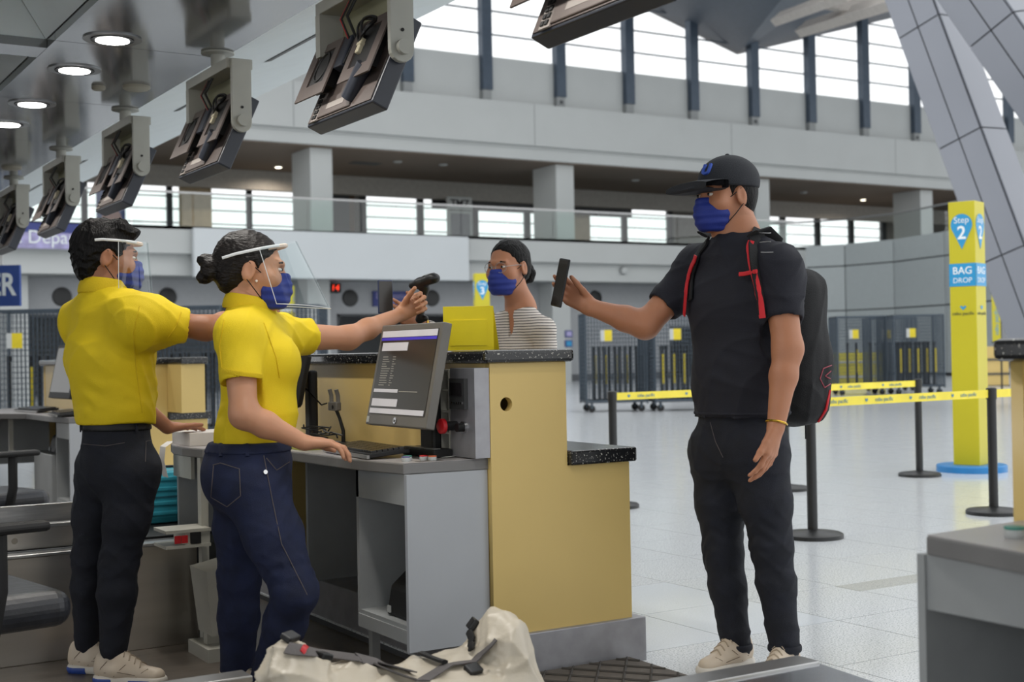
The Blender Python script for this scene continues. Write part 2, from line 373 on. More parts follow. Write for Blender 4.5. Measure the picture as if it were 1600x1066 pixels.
for a, b, w in ((P(1215, 30, 40), P(1330, -12, 34), .35), (P(1255, 46, 40), P(1400, 0, 33), .4)):
    MB().tube([a, b], (w*.8, w*.5), 4).build('roof_rib', M_rib, rf)
for i in range(7):
    MB().tube([P(1285+i*13, 9-i*2, 37), P(1330+i*13, 17-i*3, 36)], .09, 4).build('louvre_blade', M_rib, rf)
# ---------------- slanted clad struts on the right
def strut(a0, a1, w, dpt, name='wall_strut'):
    """a0 top, a1 bottom of the axis; rectangular section; panels stand proud of a dark core"""
    a0, a1 = Vector(a0), Vector(a1); ax = (a1-a0).normalized(); L = (a1-a0).length
    right = Vector((_R.x, _R.y, 0)); right = (right - ax*right.dot(ax)).normalized(); nrm = ax.cross(right).normalized()
    if nrm.dot(_F) > 0: nrm = -nrm
    # turn the section so that two faces show
    ca, sa = math.cos(math.radians(38)), math.sin(math.radians(38))
    e1 = (right*ca + nrm*sa).normalized(); e2 = (nrm*ca - right*sa).normalized()
    e1, e2 = (right*ca - nrm*sa), (nrm*ca + right*sa)
    M = Matrix(((e1.x, e2.x, ax.x, a0.x), (e1.y, e2.y, ax.y, a0.y), (e1.z, e2.z, ax.z, a0.z), (0, 0, 0, 1)))
    core = MB().box((-w/2+.03, -dpt/2+.03, 0), (w/2-.03, dpt/2-.03, L)).build(name, M_joint); core.matrix_world = M; core['kind'] = 'structure'
    z = 0.0; seg = 2.25
    while z < L-.1:
        z1 = min(L, z+seg)-.025
        for y0, y1 in ((-dpt/2+.02, -.012), (.012, dpt/2-.02)):
            MB().box((-w/2, y0, z), (-w/2+.03, y1, z1)).build('cladding_panel', M_clad, core)
        for s_ in (-1, 1): MB().box((-w/2+.05, s_*dpt/2-.015, z), (w/2, s_*dpt/2+.015, z1)).build('cladding_panel', M_clad, core)
        MB().box((w/2-.03, -dpt/2+.02, z), (w/2, dpt/2-.02, z1)).build('cladding_panel', M_clad, core)
        z += seg
    return core
strut(P(1394, -120, 25), P(1667, 620, 23), .86, .90)
strut(P(1451, -120, 22.5), P(1969, 620, 20.5), .86, .9)
# ---------------- polished soffit over the staff side
ZS = 2.53
M_pol = mat('polished_soffit', (160, 162, 164), .13, metal=.72, var=.05, vscale=2, rvar=.05)
M_cove = mat('cove_white', (222, 230, 232), .6, var=.02)
sof = struct('ceiling', MB().box((-3.5, -6, 3.22), (3.3, 16, 3.3)), M_white)  # this slab is an unseen cover, added above the soffit to block sky light
struct('wall_left_added', MB().box((-3.6, 6.5, -.03), (-3.5, 16, 3.22)), M_grey)  # unseen wall, added to cut the light reaching the staff side
ys = [6.0+1.4*k for k in range(-8, 7)]
for a, b in zip(ys[:-1], ys[1:]):
    MB().box((1.335, a+.003, ZS), (2.10, b-.003, ZS+.04)).build('soffit_panel', M_pol, sof)
bands = (-4.39, -2.28, -.17, 1.94, 4.05, 6.16, 8.27, 10.38)
for b in bands:
    MB().box((-3.5, b, ZS), (1.333, b+.21, ZS+.04)).build('soffit_band', M_pol, sof)
for a, b in zip(bands[:-1], bands[1:]):
    c = MB().add([(1.33, a+.21, ZS+.04), (1.33, b, ZS+.04), (1.05, b, ZS+.5), (1.05, a+.21, ZS+.5)], [(0, 1, 2, 3)])
    c.add([(1.05, a+.21, ZS+.5), (1.05, b, ZS+.5), (-3.5, b, ZS+.5), (-3.5, a+.21, ZS+.5)], [(0, 1, 2, 3)])
    c.add([(1.33, a+.2, ZS+.04), (1.05, a+.2, ZS+.5), (-3.5, a+.2, ZS+.5), (-3.5, a+.2, ZS+.04)], [(0, 1, 2, 3)])
    c.add([(1.33, b+.005, ZS+.04), (1.05, b+.005, ZS+.5), (-3.5, b+.005, ZS+.5), (-3.5, b+.005, ZS+.04)], [(0, 1, 2, 3)])
    c.build('cove_lining', M_cove, sof)
    MB().add([(1.22, a+.7, ZS+.215), (1.22, b-.5, ZS+.215), (1.20, b-.5, ZS+.25), (1.20, a+.7, ZS+.25)], [(0, 1, 2, 3)]).build('air_slot', M_black, sof)
bk = struct('trim_6', MB().prism([(2.10, ZS), (3.25, 2.9), (3.25, 3.2), (2.10, 3.2)], 'y', -6, 16), M_cove)
for k in range(8):
    y = 4.15+1.57*k
    MB().add([(2.52, y, 2.661), (2.52, y+.85, 2.661), (2.56, y+.85, 2.674), (2.56, y, 2.674)], [(0, 1, 2, 3)]).build('air_slot', M_black, bk)
M_lens = mat('downlight_lens', (255, 253, 248), emit=14)
M_ring = mat('downlight_ring', (150, 152, 154), .3, metal=.7)
for k, y in enumerate((2.52, 3.21, 4.19, 4.88, 5.854, 6.55, 7.52, 8.219, 9.19, 9.89)):
    off = '' if 5.5 < y < 8.5 else '_offscreen'
    t = tag(MB().lathe([(.075, -.004), (.125, -.006), (.125, 0), (.075, 0)], (1.546, y, ZS), 32).build('downlight'+off, M_ring, smooth=True), 'round recessed downlight glowing in the polished soffit', 'lamp', 'downlights in the soffit')
    MB().cyl((1.546, y, ZS-.012), (1.546, y, ZS-.003), .072, n=32).build('lens'+off, M_lens, t)
    L_ = bpy.data.lights.new('downlight_beam'+off, 'SPOT'); L_.energy = 38; L_.color = (1, .96, .9); L_.spot_size = math.radians(130); L_.spot_blend = .6; L_.shadow_soft_size = .07
    lo_ = bpy.data.objects.new('downlight_beam'+off, L_); COL.objects.link(lo_); lo_.location = (1.546, y, ZS-.02); lo_.parent = t
    MB().lathe([(.085, -.008), (.092, -.009), (.092, -.005), (.085, -.005)], (1.546, y, ZS), 32).build('inner_ring', M_joint, t)
for x, y, r in ((1.921, 6.825, .07), (1.75, 6.909, .035), (1.916, 10.047, .07), (1.92, 3.68, .07)):
    tag(MB().lathe([(r*.8, -.02), (r, -.012), (r, 0), (r*.5, 0)], (x, y, ZS), 24).build('ceiling_speaker' if r > .05 else 'smoke_detector', mat('speaker_beige', (150, 146, 132), .6), smooth=True), 'shallow beige round ceiling speaker cover in the soffit' if r > .05 else 'tiny beige round detector in the soffit', 'speaker' if r > .05 else 'detector', 'beige speaker covers in the soffit' if r > .05 else None)
# ================================================================ COUNTERS AND WHAT STANDS ON THEM
M_yel = mat('cream_yellow_laminate', (214, 186, 116), .42, var=.04, vscale=2)
M_gran = speckle('black_speckled_top', (32, 33, 35), (190, 188, 180), 150, .64, .16)
M_desk = mat('grey_desk_laminate', (176, 172, 172), .3, var=.03)
M_edge = mat('grey_desk_edge', (120, 119, 119), .5)
M_wpan = mat('light_grey_laminate', (172, 176, 182), .4, var=.02)
M_gpan = mat('mid_grey_laminate', (156, 159, 160), .5)
M_dark = mat('dark_void', (30, 30, 31), .7)
M_kick = mat('scuffed_steel', (158, 158, 163), .42, metal=.45, var=.12, vscale=14, rvar=.1)
M_brush = mat('brushed_conveyor_steel', (196, 191, 184), .3, metal=.95, var=.06, vscale=3, stretch=(.6, 6, 6), rvar=.05)
M_red = mat('red_plastic', (196, 30, 38), .35)
M_chrome = mat('chrome', (200, 200, 200), .15, metal=1)
M_beige = mat('beige_metal', (186, 184, 174), .45)
M_blk2 = mat('soft_black', (18, 18, 20), .6)
M_cable = mat('black_cable', (14, 14, 15), .5)
def plate_hole(name, outline, holes, M, th, m, parent):
    """flat plate with round holes: outline and holes in local xy, extruded along local z"""
    cu = bpy.data.curves.new(name, 'CURVE'); cu.dimensions = '2D'; cu.fill_mode = 'BOTH'; cu.extrude = th/2
    def sp(pts):
        s = cu.splines.new('POLY'); s.points.add(len(pts)-1)
        for q, p in zip(s.points, pts): q.co = (p[0], p[1], 0, 1)
        s.use_cyclic_u = True
    sp(outline)
    for (x, y, r) in holes: sp([(x+r*math.cos(2*PI*k/24), y+r*math.sin(2*PI*k/24)) for k in range(24)])
    t = bpy.data.objects.new('tmp', cu); COL.objects.link(t)
    me = bpy.data.meshes.new_from_object(t.evaluated_get(bpy.context.evaluated_depsgraph_get()))
    bpy.data.objects.remove(t); bpy.data.curves.remove(cu)
    me.transform(M); me.materials.clear(); me.materials.append(m)
    o = bpy.data.objects.new(name, me); COL.objects.link(o); o.parent = parent; return o
def counter(y0, y1, label, mirror=False):
    """check-in counter; near end at y0 (staff at low x, customers at high x); mirror swaps the ends"""
    t = thing('check_in_counter', label, 'counter', (0, y0, 0))
    L = y1-y0
    prof = [(2.275, .157), (2.853, .157), (2.853, .72), (2.585, .72), (2.585, 1.085), (2.275, 1.085)]
    F = frame((0, .015, 0), (1, 0, 0), (0, 0, 1))
    plate_hole('end_panel', prof, [(2.339, .944, .024)], F, .03, M_yel, t)
    plate_hole('end_panel', prof, [(2.339, .944, .024)], frame((0, L-.015, 0), (1, 0, 0), (0, 0, 1)), .03, M_yel, t)
    MB().box((2.28, .03, .7235), (2.305, L-.03, 1.085)).build('inner_panel', M_yel, t)
    MB().box((2.56, .03, .72), (2.583, L-.03, 1.085)).build('upper_front_panel', M_yel, t)
    MB().box((2.83, .03, .157), (2.851, L-.03, .72)).build('lower_front_panel', M_yel, t)
    MB().box((2.245, -.022, 1.085), (2.61, L+.022, 1.13)).build('worktop', M_gran, t, bevel=.012)
    MB().box((2.588, -.022, .72), (2.875, L+.022, .772)).build('lower_ledge', M_gran, t, bevel=.008)
    MB().box((2.255, -.022, -.03), (2.9, L+.022, .157)).build('kick_plate', M_kick, t, bevel=.004)
    ends = [0] if not mirror else [1]
    my = (lambda y: L-y) if mirror else (lambda y: y)
    def bx(a, b): return (a[0], min(my(a[1]), my(b[1])), a[2]), (b[0], max(my(a[1]), my(b[1])), b[2])
    # desk top with a bowed staff edge
    edge = [(1.965, .045), (1.915, .35), (1.905, .75), (1.895, 1.0), (1.79, 1.13), (1.685, 1.26), (1.655, 1.42), (1.66, 1.56), (1.69, 1.69), (1.76, 1.86), (1.84, 2.03), (1.93, 2.18), (2.0, 2.22)]
    edge = [(x, y*L/2.25) for x, y in edge]
    poly = [(2.277, .02)]+edge+[(2.277, L-.03)]
    poly = [(x, my(y)) for x, y in poly]
    MB().prism(poly, 'z', .7235, .76).build('desk_top', M_edge, t, bevel=.004)
    MB().prism([(x+(.004 if x < 2.2 else 0), y) for x, y in poly], 'z', .76, .7615).build('desk_surface', M_desk, t)
    # cabinet under the near part of the desk
    MB().box(*bx((1.965, .022, .14), (2.272, .04, .7235))).build('white_end_panel', M_gpan if mirror else M_wpan, t)
    MB().box(*bx((1.97, .04, .62), (1.985, .43, .7235))).build('drawer_front', M_gpan, t)
    MB().box(*bx((1.97, .41, .17), (2.26, .43, .7235))).build('cabinet_side', M_gpan, t)
    MB().box(*bx((2.25, .04, .17), (2.27, .41, .7235))).build('cabinet_back', M_gpan, t)
    sh = MB().box(*bx((1.97, .04, .21), (2.25, .41, .225))).build('cabinet_shelf', M_gpan, t)
    MB().box(*bx((1.965, .04, .165), (1.985, .42, .21))).build('shelf_front', M_gpan, sh)
    MB().box(*bx((2.0, .38, -.03), (2.03, .41, .165))).build('cabinet_leg', M_gpan, t)
    # dark back of the knee space, far pedestal
    MB().box(*bx((2.79, .03, .157), (2.82, L-.03, .7235))).build('knee_panel', M_gpan, t)
    MB().box(*bx((2.2, L-.82, .157), (2.79, L-.80, .7235))).build('knee_side', M_gpan, t)
    MB().box(*bx((1.73, L-.53, .37), (2.2, L-.51, .7235))).build('pedestal_side', M_gpan, t)
    MB().box(*bx((1.715, L-.75, .62), (1.73, L-.51, .7235))).build('pedestal_rail', M_beige, t)
    MB().box(*bx((1.84, L-.92, -.03), (1.87, L-.89, .7235))).build('desk_leg', M_beige, t)
    MB().box(*bx((1.84, L-1.02, -.03), (1.86, L-1.0, .5))).build('desk_leg', M_beige, t)
    if mirror: return t
    # switch box at the counter end
    b = MB().box(*bx((2.215, -.0, .765), (2.272, .17, 1.07))).build('switch_box', M_kick, t)
    MB().box(*bx((2.2, .045, .93), (2.216, .15, 1.035))).build('card_reader', mat('reader_grey', (64, 65, 66), .4), b)
    MB().box(*bx((2.197, .06, .975), (2.201, .14, 1.02))).build('reader_window', mat('reader_glass', (40, 38, 40), .1), b)
    for k in range(5): MB().box(*bx((2.197, .06+k*.016, .948), (2.201, .07+k*.016, .955))).build('reader_key', M_chrome, b)
    e = MB().cyl((2.217, my(.13), .872), (2.165, my(.13), .872), .016).build('stop_button', M_blk2, b, smooth=True)
    MB().lathe([(.012, 0), (.026, .004), (.026, .018), (.018, .024)], M=frame((2.170, my(.13), .872), (0, 1, 0), (0, 0, -1)) @ Matrix.Rotation(0, 4, 'Z')).build('stop_cap', M_red, e, smooth=True)
    e2 = MB().cyl((2.217, my(.075), .868), (2.185, my(.075), .868), .015).build('key_switch', M_blk2, b, smooth=True)
    MB().cyl((2.217, my(.075), .868), (2.207, my(.075), .868), .021).build('key_ring', M_chrome, e2, smooth=True)
    # pigeon-hole rack
    r = MB().box(*bx((2.26, .18, .765), (2.272, .255, 1.065))).build('slot_rack', M_gpan, t)
    for yy in (.18, .25): MB().box(*bx((2.215, yy, .765), (2.26, yy+.006, 1.065))).build('rack_side', M_beige, r)
    for zz in (.765, .84, .915, .99, 1.059): MB().box(*bx((2.215, .186, zz), (2.26, .25, zz+.006))).build('rack_shelf', M_beige, r)
    return t
c1 = counter(3.88, 6.13, 'cream yellow check-in counter with the tilted monitor and yellow folder on it')
c2 = counter(8.58, 10.8, 'cream yellow check-in counter beyond the man in the yellow shirt, beside the wire cages')
c0 = counter(-.45, 1.78, 'check-in counter at the near end of the baggage belt, its dark cabinet facing the stanchions', mirror=True)
MB().box((2.586, -.3, .775), (2.74, 1.2, 1.085)).build('upper_extension', M_yel, c2)
MB().box((2.58, -.32, 1.085), (2.76, 1.22, 1.13)).build('worktop_extension', M_gran, c2, bevel=.01)
# ---------------------------------------------------------------- desk computers
def screen_mat(name):
    m = bpy.data.materials.new(name); m.use_nodes = True; b = m.node_tree.nodes['Principled BSDF']
    b.inputs['Base Color'].default_value = (*lin((26, 24, 22)), 1); b.inputs['Roughness'].default_value = .3
    b.inputs['Emission Color'].default_value = (*lin((60, 55, 46)), 1); b.inputs['Emission Strength'].default_value = .3
    return m
M_scr = screen_mat('screen_dark'); M_scrw = mat('screen_white', (190, 188, 192), .4, emit=.35); M_scrb = mat('screen_blue', (60, 50, 170), .4, emit=.4); M_scrt = mat('screen_text', (150, 146, 136), .4, emit=.25)
M_mgrey = mat('monitor_grey', (104, 101, 96), .4); M_silver = mat('silver_plastic', (150, 150, 150), .3, metal=.4)
def desk_monitor(loc, rz, label, on=True, tilt=12):
    """local: screen faces -x, width along y, origin at the desk under the stand"""
    t = thing('desktop_monitor', label, 'monitor', loc, rz)
    M = Matrix.Translation((-.07, 0, .11)) @ Matrix.Rotation(math.radians(tilt), 4, 'Y')
    w, h = .235, .365
    MB().box((0, -w, 0), (.035, w, h), M).build('screen_housing', M_mgrey if on else M_blk2, t, bevel=.004)
    sb = MB().box((-.002, -w+.022, .04), (.001, w-.022, h-.022), M).build('screen', M_scr, t)
    MB().box((.035, -.12, .05), (.075, .12, h-.08), M).build('rear_cover', M_blk2, t, bevel=.02)
    MB().box((.055, -.05, 0), (.093, .05, .3)).build('stand_neck', M_blk2, t, bevel=.01)
    sb_ = MB().box((.02, -.12, 0), (.095, .12, .03)).build('stand_base', M_blk2, t, bevel=.005); MB().box((.025, -.11, .03), (.052, .11, .032)).build('base_plate', M_silver, sb_)
    if on:
        def bar(y0, y1, z0, z1, m, n='screen_bar'): MB().box((-.0035, -y1, z0), (-.002, -y0, z1), M).build(n, m, sb)
        x0 = -w+.03
        bar(-w+.024, w-.024, .318, .341, M_scrw); bar(-w+.024, w-.024, .306, .316, M_scrb)
        bar(x0+.01, x0+.21, .268, .298, M_scrw); bar(x0, x0+.19, .118, .130, M_scrw); bar(x0, x0+.2, .068, .095, M_scrw); bar(-w+.024, w-.03, .042, .06, M_scrw)
        rnd = random.Random(3)
        for k in range(13):
            z = .245-k*.0085; l = .03+rnd.random()*.04
            bar(x0+.03, x0+.03+l, z, z+.0022, M_scrt, 'text_line')
            bar(x0+.11, x0+.12+rnd.random()*.02, z, z+.0022, M_scrt, 'text_line')
        bar(x0+.2, x0+.34, .121, .124, M_scrt, 'text_line')
        MB().cyl((-.0005, 0, .02), (-.003, 0, .02), .011, M=M).build('badge', M_chrome, t)
        text('logo', 'hp', M_mgrey, t, M @ frame((-.0035, 0, .02), (0, -1, 0), (0, 0, 1)), .014, .0003)
        MB().box((-.002, w-.028, .008), (.0, w-.008, .03), M).build('asset_sticker', M_white, t)
    return t
desk_monitor((2.115, 4.15, .7615), 0, 'grey-framed desktop monitor with dark text screen on the desk beside the control box')
desk_monitor((2.10, 5.2, .7615), math.radians(-12), 'dark switched-off desktop monitor on the desk behind the woman in yellow', on=False)
desk_monitor((2.09, 9.15, .7615), math.radians(4), 'dark desktop monitor on the far desk next to the man in yellow', on=False)
def keyboard(loc, rz, label, rows=6, cols=18):
    t = thing('keyboard', label, 'keyboard', loc, rz, 'desk keyboards')
    M = Matrix.Rotation(math.radians(-5), 4, 'Y')
    MB().box((0, -.225, .004), (.155, .225, .02), M).build('case', M_blk2, t, bevel=.004)
    MB().box((-.006, -.225, .004), (.004, .225, .016), M).build('front_rail', M_silver, t)
    km = MB().box((0, -.0095, 0), (.017, .0095, .008), M).mesh('key', mat('keycap', (38, 38, 40), .25))
    for r in range(rows):
        for c in range(cols):
            if r == 0 and 4 <= c <= 8: continue
            p = M @ Vector((.018+r*.0205, -.205+c*.0235, .02)); o = bpy.data.objects.new('key', km); COL.objects.link(o); o.parent = t; o.location = p
    MB().box((.018, -.12, .02), (.035, .0, .028), M).build('space_bar', mat('keycap', (38, 38, 40)), t)
    return t
keyboard((1.955, 4.36, .7615), math.radians(-4), 'black keyboard with silver front edge below the lit text monitor')
keyboard((1.93, 9.75, .7615), math.radians(8), 'black keyboard on the far grey desk beside the stop button box')
keyboard((1.93, 8.9, .7615), math.radians(-6), 'black keyboard at the end of the far desk next to the yellow shirt')
keyboard((2.0, 5.60, .7615), math.radians(-5), 'black keyboard at the desk end beside the paper pile')
# handheld scanner cradle, cables
k = thing('scanner_cradle', 'black forked scanner stand rising from tangled cables on the desk', 'stand', (2.17, 4.86, .7615))
MB().lathe([(.06, 0), (.06, .01), (.02, .016)]).build('base', M_blk2, k, smooth=True)
MB().tube([(0, 0, .012), (0, .0, .06), (-.01, .01, .11), (-.02, .025, .15)], [.009, .008, .007, .008]).build('gooseneck', M_blk2, k, smooth=True)
MB().box((-.035, -.01, .14), (-.01, .07, .175)).build('clamp', M_mgrey, k, bevel=.005)
MB().cyl((-.036, .02, .155), (-.03, .02, .155), .008).build('bolt', M_blk2, k)
for yy in (-.005, .06): MB().tube([(-.022, yy, .17), (-.022, yy+.002, .2), (-.03, yy, .225)], (.004, .009), 8).build('prong', M_mgrey, k, smooth=True)
rnd = random.Random(5)
M_bluec = mat('blue_plug', (70, 60, 190), .4)
for i in range(8):
    a = Vector((2.058+.02*rnd.random(), 4.70+.06*rnd.random(), .7655+.0095*i))
    pts = [a+Vector((.028*math.sin(i*1.7+j*1.1), .044*j, .012*abs(math.sin(j*1.3)))) for j in range(7)]
    c = tag(MB().tube(pts, .0035, 6).build('cable', M_cable, smooth=True), 'thin black cable in the tangle around the scanner stand', 'cable', 'tangled desk cables')
tag(MB().box((2.02, 4.655, .7615), (2.05, 4.685, .775)).build('connector', M_bluec, bevel=.003), 'small violet-blue connector lying among the black cables', 'connector')
tag(MB().box((2.13, 4.71, .7615), (2.16, 4.76, .772)).build('connector', M_red, bevel=.003), 'small red connector lying among the black cables', 'connector')
tag(MB().tube([(2.232, 4.33, .767), (2.245, 4.25, .85), (2.25, 4.18, .98), (2.245, 4.25, 1.06)], .0035, 6).build('cable', M_cable, smooth=True), 'black cable hanging between the monitor back and the counter', 'cable')
tag(MB().tube([(2.14, 4.95, .93), (2.16, 5.05, .92), (2.14, 5.2, 1.0)], .003, 6).build('cable', M_cable, smooth=True), 'black cable running from the scanner clamp to the dark monitor', 'cable')
t = tag(MB().box((1.94, 4.72, .7615), (2.02, 4.98, .772)).build('tray', mat('green_card', (176, 178, 74), .5), bevel=.002), 'flat green-yellow tray on the desk behind the resting hand', 'tray')
MB().box((1.945, 4.73, .772), (2.015, 4.97, .774)).build('tray_insert', mat('olive_card', (128, 126, 60), .5), t)
# tape reels
for i, (x, y, m, lb) in enumerate(((2.03, 4.02, mat('teal_plastic', (60, 140, 125), .4), 'teal-topped small white roll on the desk corner'), (2.005, 3.985, mat('violet_plastic', (105, 105, 150), .4), 'grey-violet small white roll on the desk corner'), (2.075, 3.99, M_red, 'red small round cap on the desk edge by the tag'), (2.09, 3.955, mat('orange_plastic', (200, 100, 60), .4), 'orange-topped small white roll on the desk edge'))):
    t = tag(MB().lathe([(.013, 0), (.0145, .003), (.0145, .012), (.0135, .013)], (x, y, .7615), 20).build('sticker_roll', M_white, smooth=True), lb, 'roll', 'sticker rolls on the desk')
    MB().lathe([(.0135, 0), (.0145, .001), (.0145, .004), (.010, .0045)], (x, y, .7745), 20).build('roll_cap', m, t, smooth=True)
tag(MB().box((2.03, 3.93, .7615), (2.12, 3.97, .7625)).build('strip', M_mgrey), 'thin dark strip under the rolls on the desk edge', 'strip')
for i, (x, y) in enumerate(((1.99, 1.50),)):
    t = tag(MB().lathe([(.017, 0), (.019, .003), (.019, .014), (.018, .016)], (2.06, 1.61, .7615), 20).build('sticker_roll', M_white, smooth=True), 'teal-topped small white roll on the near counter desk', 'roll', 'sticker rolls on the desk')
    MB().lathe([(.018, 0), (.019, .001), (.019, .005), (.012, .006)], (2.06, 1.61, .7775), 20).build('roll_cap', mat('teal_plastic', (60, 140, 125)), t, smooth=True)
tag(MB().add([(2.15, 4.06, .7625), (2.21, 4.02, .7625), (2.2, 3.99, .77), (2.17, 4.0, .7645)], [(0, 1, 2, 3)]).build('paper_scrap', M_white), 'small crumpled paper scrap on the desk by the rack', 'paper')
# receipt paper curling over the desk end
pp = [(1.84, 5.62, .7635), (1.78, 5.61, .765), (1.695, 5.60, .766), (1.662, 5.59, .748), (1.652, 5.58, .69), (1.665, 5.57, .62)]
tag(MB().add([(x, y-.04, z) for x, y, z in pp]+[(x, y+.04, z) for x, y, z in pp], [(i, i+1, i+7, i+6) for i in range(5)]).build('receipt_paper', mat('paper', (214, 208, 202), .7), smooth=True), 'long white receipt strip curling over the desk end under the hand', 'paper')
# boarding pass printer in the cabinet
t = thing('label_printer', 'black label printer on the shelf inside the counter cabinet', 'printer', (2.06, 4.03, .225))
MB().prism([(-.06, 0), (.1, 0), (.1, .14), (.02, .15), (-.04, .1)], 'y', -.07, .12).build('housing', M_blk2, t, bevel=.012)
MB().box((-.064, .08, .012), (-.058, .1, .035)).build('sticker', M_white, t)
t = thing('label_printer', 'black label printer in the cabinet of the far desk', 'printer', (2.06, 9.25, .5))
MB().prism([(-.06, 0), (.1, 0), (.1, .14), (.02, .15), (-.04, .1)], 'y', -.07, .12).build('housing', M_blk2, t, bevel=.012)
MB().box((-.064, .08, .012), (-.058, .1, .035)).build('sticker', M_white, t)
tag(MB().box((1.95, 9.05, -.03), (2.2, 9.6, .5)).build('cabinet', M_gpan, bevel=.006), 'grey low cabinet carrying the printer under the far desk', 'cabinet')
# yellow stand-up folder on the worktop
M_fold = mat('yellow_acrylic', (246, 224, 40), .3, var=.05)
t = thing('folder_stand', 'bright yellow fold-over document stand standing on the black worktop', 'folder', (2.42, 4.27, 1.13), math.radians(-31))
Fm = Matrix.Rotation(math.radians(8), 4, 'X')
MB().box((-.095, 0, .002), (.09, .004, .165), Fm).build('front_sheet', M_fold, t)
MB().box((-.07, -.003, .02), (.065, 0, .115), Fm).build('paper_pocket', M_fold, t)
MB().add([(-.095, .022, .166), (.09, .022, .166), (.11, .1, .002), (-.09, .1, .002), (-.095, .026, .166), (.09, .026, .166), (.11, .104, .002), (-.09, .104, .002)], [(0, 1, 2, 3), (7, 6, 5, 4), (0, 4, 5, 1), (1, 5, 6, 2), (2, 6, 7, 3), (3, 7, 4, 0)]).build('rear_sheet', M_fold, t)
# waste bin and bits under the desk end
t = thing('waste_bin', 'open beige metal waste bin on a low bracket under the desk end', 'bin', (1.69, 5.0, .06))
MB().add([(-.05, -.08, 0), (.06, -.08, 0), (.06, .08, 0), (-.05, .08, 0), (-.075, -.1, .25), (.085, -.1, .28), (.085, .1, .28), (-.075, .1, .25)], [(0, 3, 2, 1), (0, 1, 5, 4), (1, 2, 6, 5), (2, 3, 7, 6), (3, 0, 4, 7)]).build('shell', M_beige, t)
MB().box((-.08, -.12, -.09), (.1, .12, -.04)).build('foot_rail', M_beige, t); MB().box((-.05, -.02, -.04), (0, .02, 0)).build('foot', M_beige, t)
t = thing('junction_tray', 'white metal cable tray with red switches under the desk end', 'tray', (1.60, 5.165, .38))
MB().box((-.08, -.07, 0), (.10, .09, .012)).box((-.08, -.07, .06), (.10, .09, .072)).box((.0, -.06, .012), (.1, .09, .06)).build('tray_body', M_beige, t)
for yy in (-.05, .04): MB().box((-.03+yy*.3, -.072, .02), (-.005+yy*.3, -.066, .05)).build('switch', M_red, t)
MB().box((.02, -.072, .015), (.06, -.06, .058)).build('socket', M_blk2, t)
MB().box((.085, .0, -.41), (.115, .04, .3435)).build('upright', M_beige, t)
# ---------------------------------------------------------------- baggage conveyors
def seg(x0, x1, pts, name, m, t, y=0): MB().prism(pts, 'x', x0, x1).build(name, m, t, bevel=.003)
t = thing('baggage_conveyor', 'brushed steel baggage conveyor running behind the man in yellow', 'conveyor', (0, 5.27, -.03))
seg(-4, 1.7, [(0, 0), (.04, 0), (.04, .405), (0, .405)], 'front_skirt', M_brush, t)
seg(-4, 1.7, [(-.012, .405), (.06, .405), (.06, .418), (-.012, .418)], 'lower_rail', M_alu, t)
seg(-4, 1.45, [(.13, .418), (.16, .418), (.16, .5), (.13, .5)], 'side_guard', M_brush, t)
seg(-4, 1.45, [(.115, .5), (.17, .5), (.17, .515), (.115, .515)], 'guard_rail', M_alu, t)
seg(-4, 1.45, [(.28, .418), (.31, .418), (.31, .575), (.28, .575)], 'upper_guard', M_alu, t)
MB().cyl((1.02, .128, .455), (1.02, .131, .455), .012).build('screw', M_chrome, t)
MB().cyl((.4, .128, .455), (.4, .131, .455), .012).build('screw', M_chrome, t)
MB().box((-4, .06, .05), (1.94, 1.2, .39)).build('belt_bed', M_dgrey, t)
MB().box((-4, .32, .39), (1.94, 1.2, .4)).build('belt', M_blk2, t)
# suitcase
M_teal = mat('teal_polycarbonate', (58, 158, 178), .3, var=.05)
t = thing('suitcase', 'teal ribbed hard-shell suitcase lying on the conveyor', 'suitcase', (1.715, 5.97, .37))
MB().box((-.205, 0, 0), (.205, .42, .24)).build('shell', M_teal, t, bevel=.03)
for z in (.04, .085, .15, .195): MB().box((-.18, -.008, z), (.18, .01, z+.022)).build('rib', M_teal, t, bevel=.006)
MB().box((-.208, -.003, .12), (.208, .423, .128)).build('zip_seam', mat('teal_dark', (35, 100, 116), .5), t)
for x in (-.15, .15): MB().cyl((x, .2, .24), (x, .2, .25), .02).build('foot_stud', M_blk2, t)
# near belt beside the counter : steel walls and a lattice-patterned belt
t = thing('weighing_conveyor', 'low steel weighing conveyor with diamond lattice belt under the duffel bag', 'conveyor', (0, 0, 0))
M_lat = mat('belt_rubber', (88, 82, 76), .75, var=.15, vscale=30)
MB().box((-3, 2.62, -.03), (2.80, 3.83, .03)).build('belt', M_lat, t)
lat = MB()
def clipseg(a, b, x0=-.2, x1=2.79, y0=2.64, y1=3.82):
    (ax, ay), (bx_, by) = a, b; t0, t1 = 0., 1.
    for p, q in ((-(bx_-ax), ax-x0), (bx_-ax, x1-ax), (-(by-ay), ay-y0), (by-ay, y1-ay)):
        if abs(p) < 1e-9:
            if q < 0: return None
        else:
            r = q/p
            if p < 0: t0 = max(t0, r)
            else: t1 = min(t1, r)
    if t0 >= t1: return None
    return (ax+(bx_-ax)*t0, ay+(by-ay)*t0), (ax+(bx_-ax)*t1, ay+(by-ay)*t1)
for s in (-1, 1):
    for k in range(-40, 60):
        x = k*.115
        c = clipseg((x, 2.64), (x+s*1.18*.8, 3.82))
        if c: lat.tube([(*c[0], .031), (*c[1], .031)], .005, 4)
tag(lat.build('lattice_ribs', mat('belt_rib', (58, 54, 50), .7), t), kind='stuff')
MB().box((-3, 2.585, -.03), (2.47, 2.62, .30)).build('side_wall', M_alu, t)
MB().box((-3, 2.54, .29), (2.47, 2.625, .303)).build('wall_cap', M_alu, t, bevel=.003)
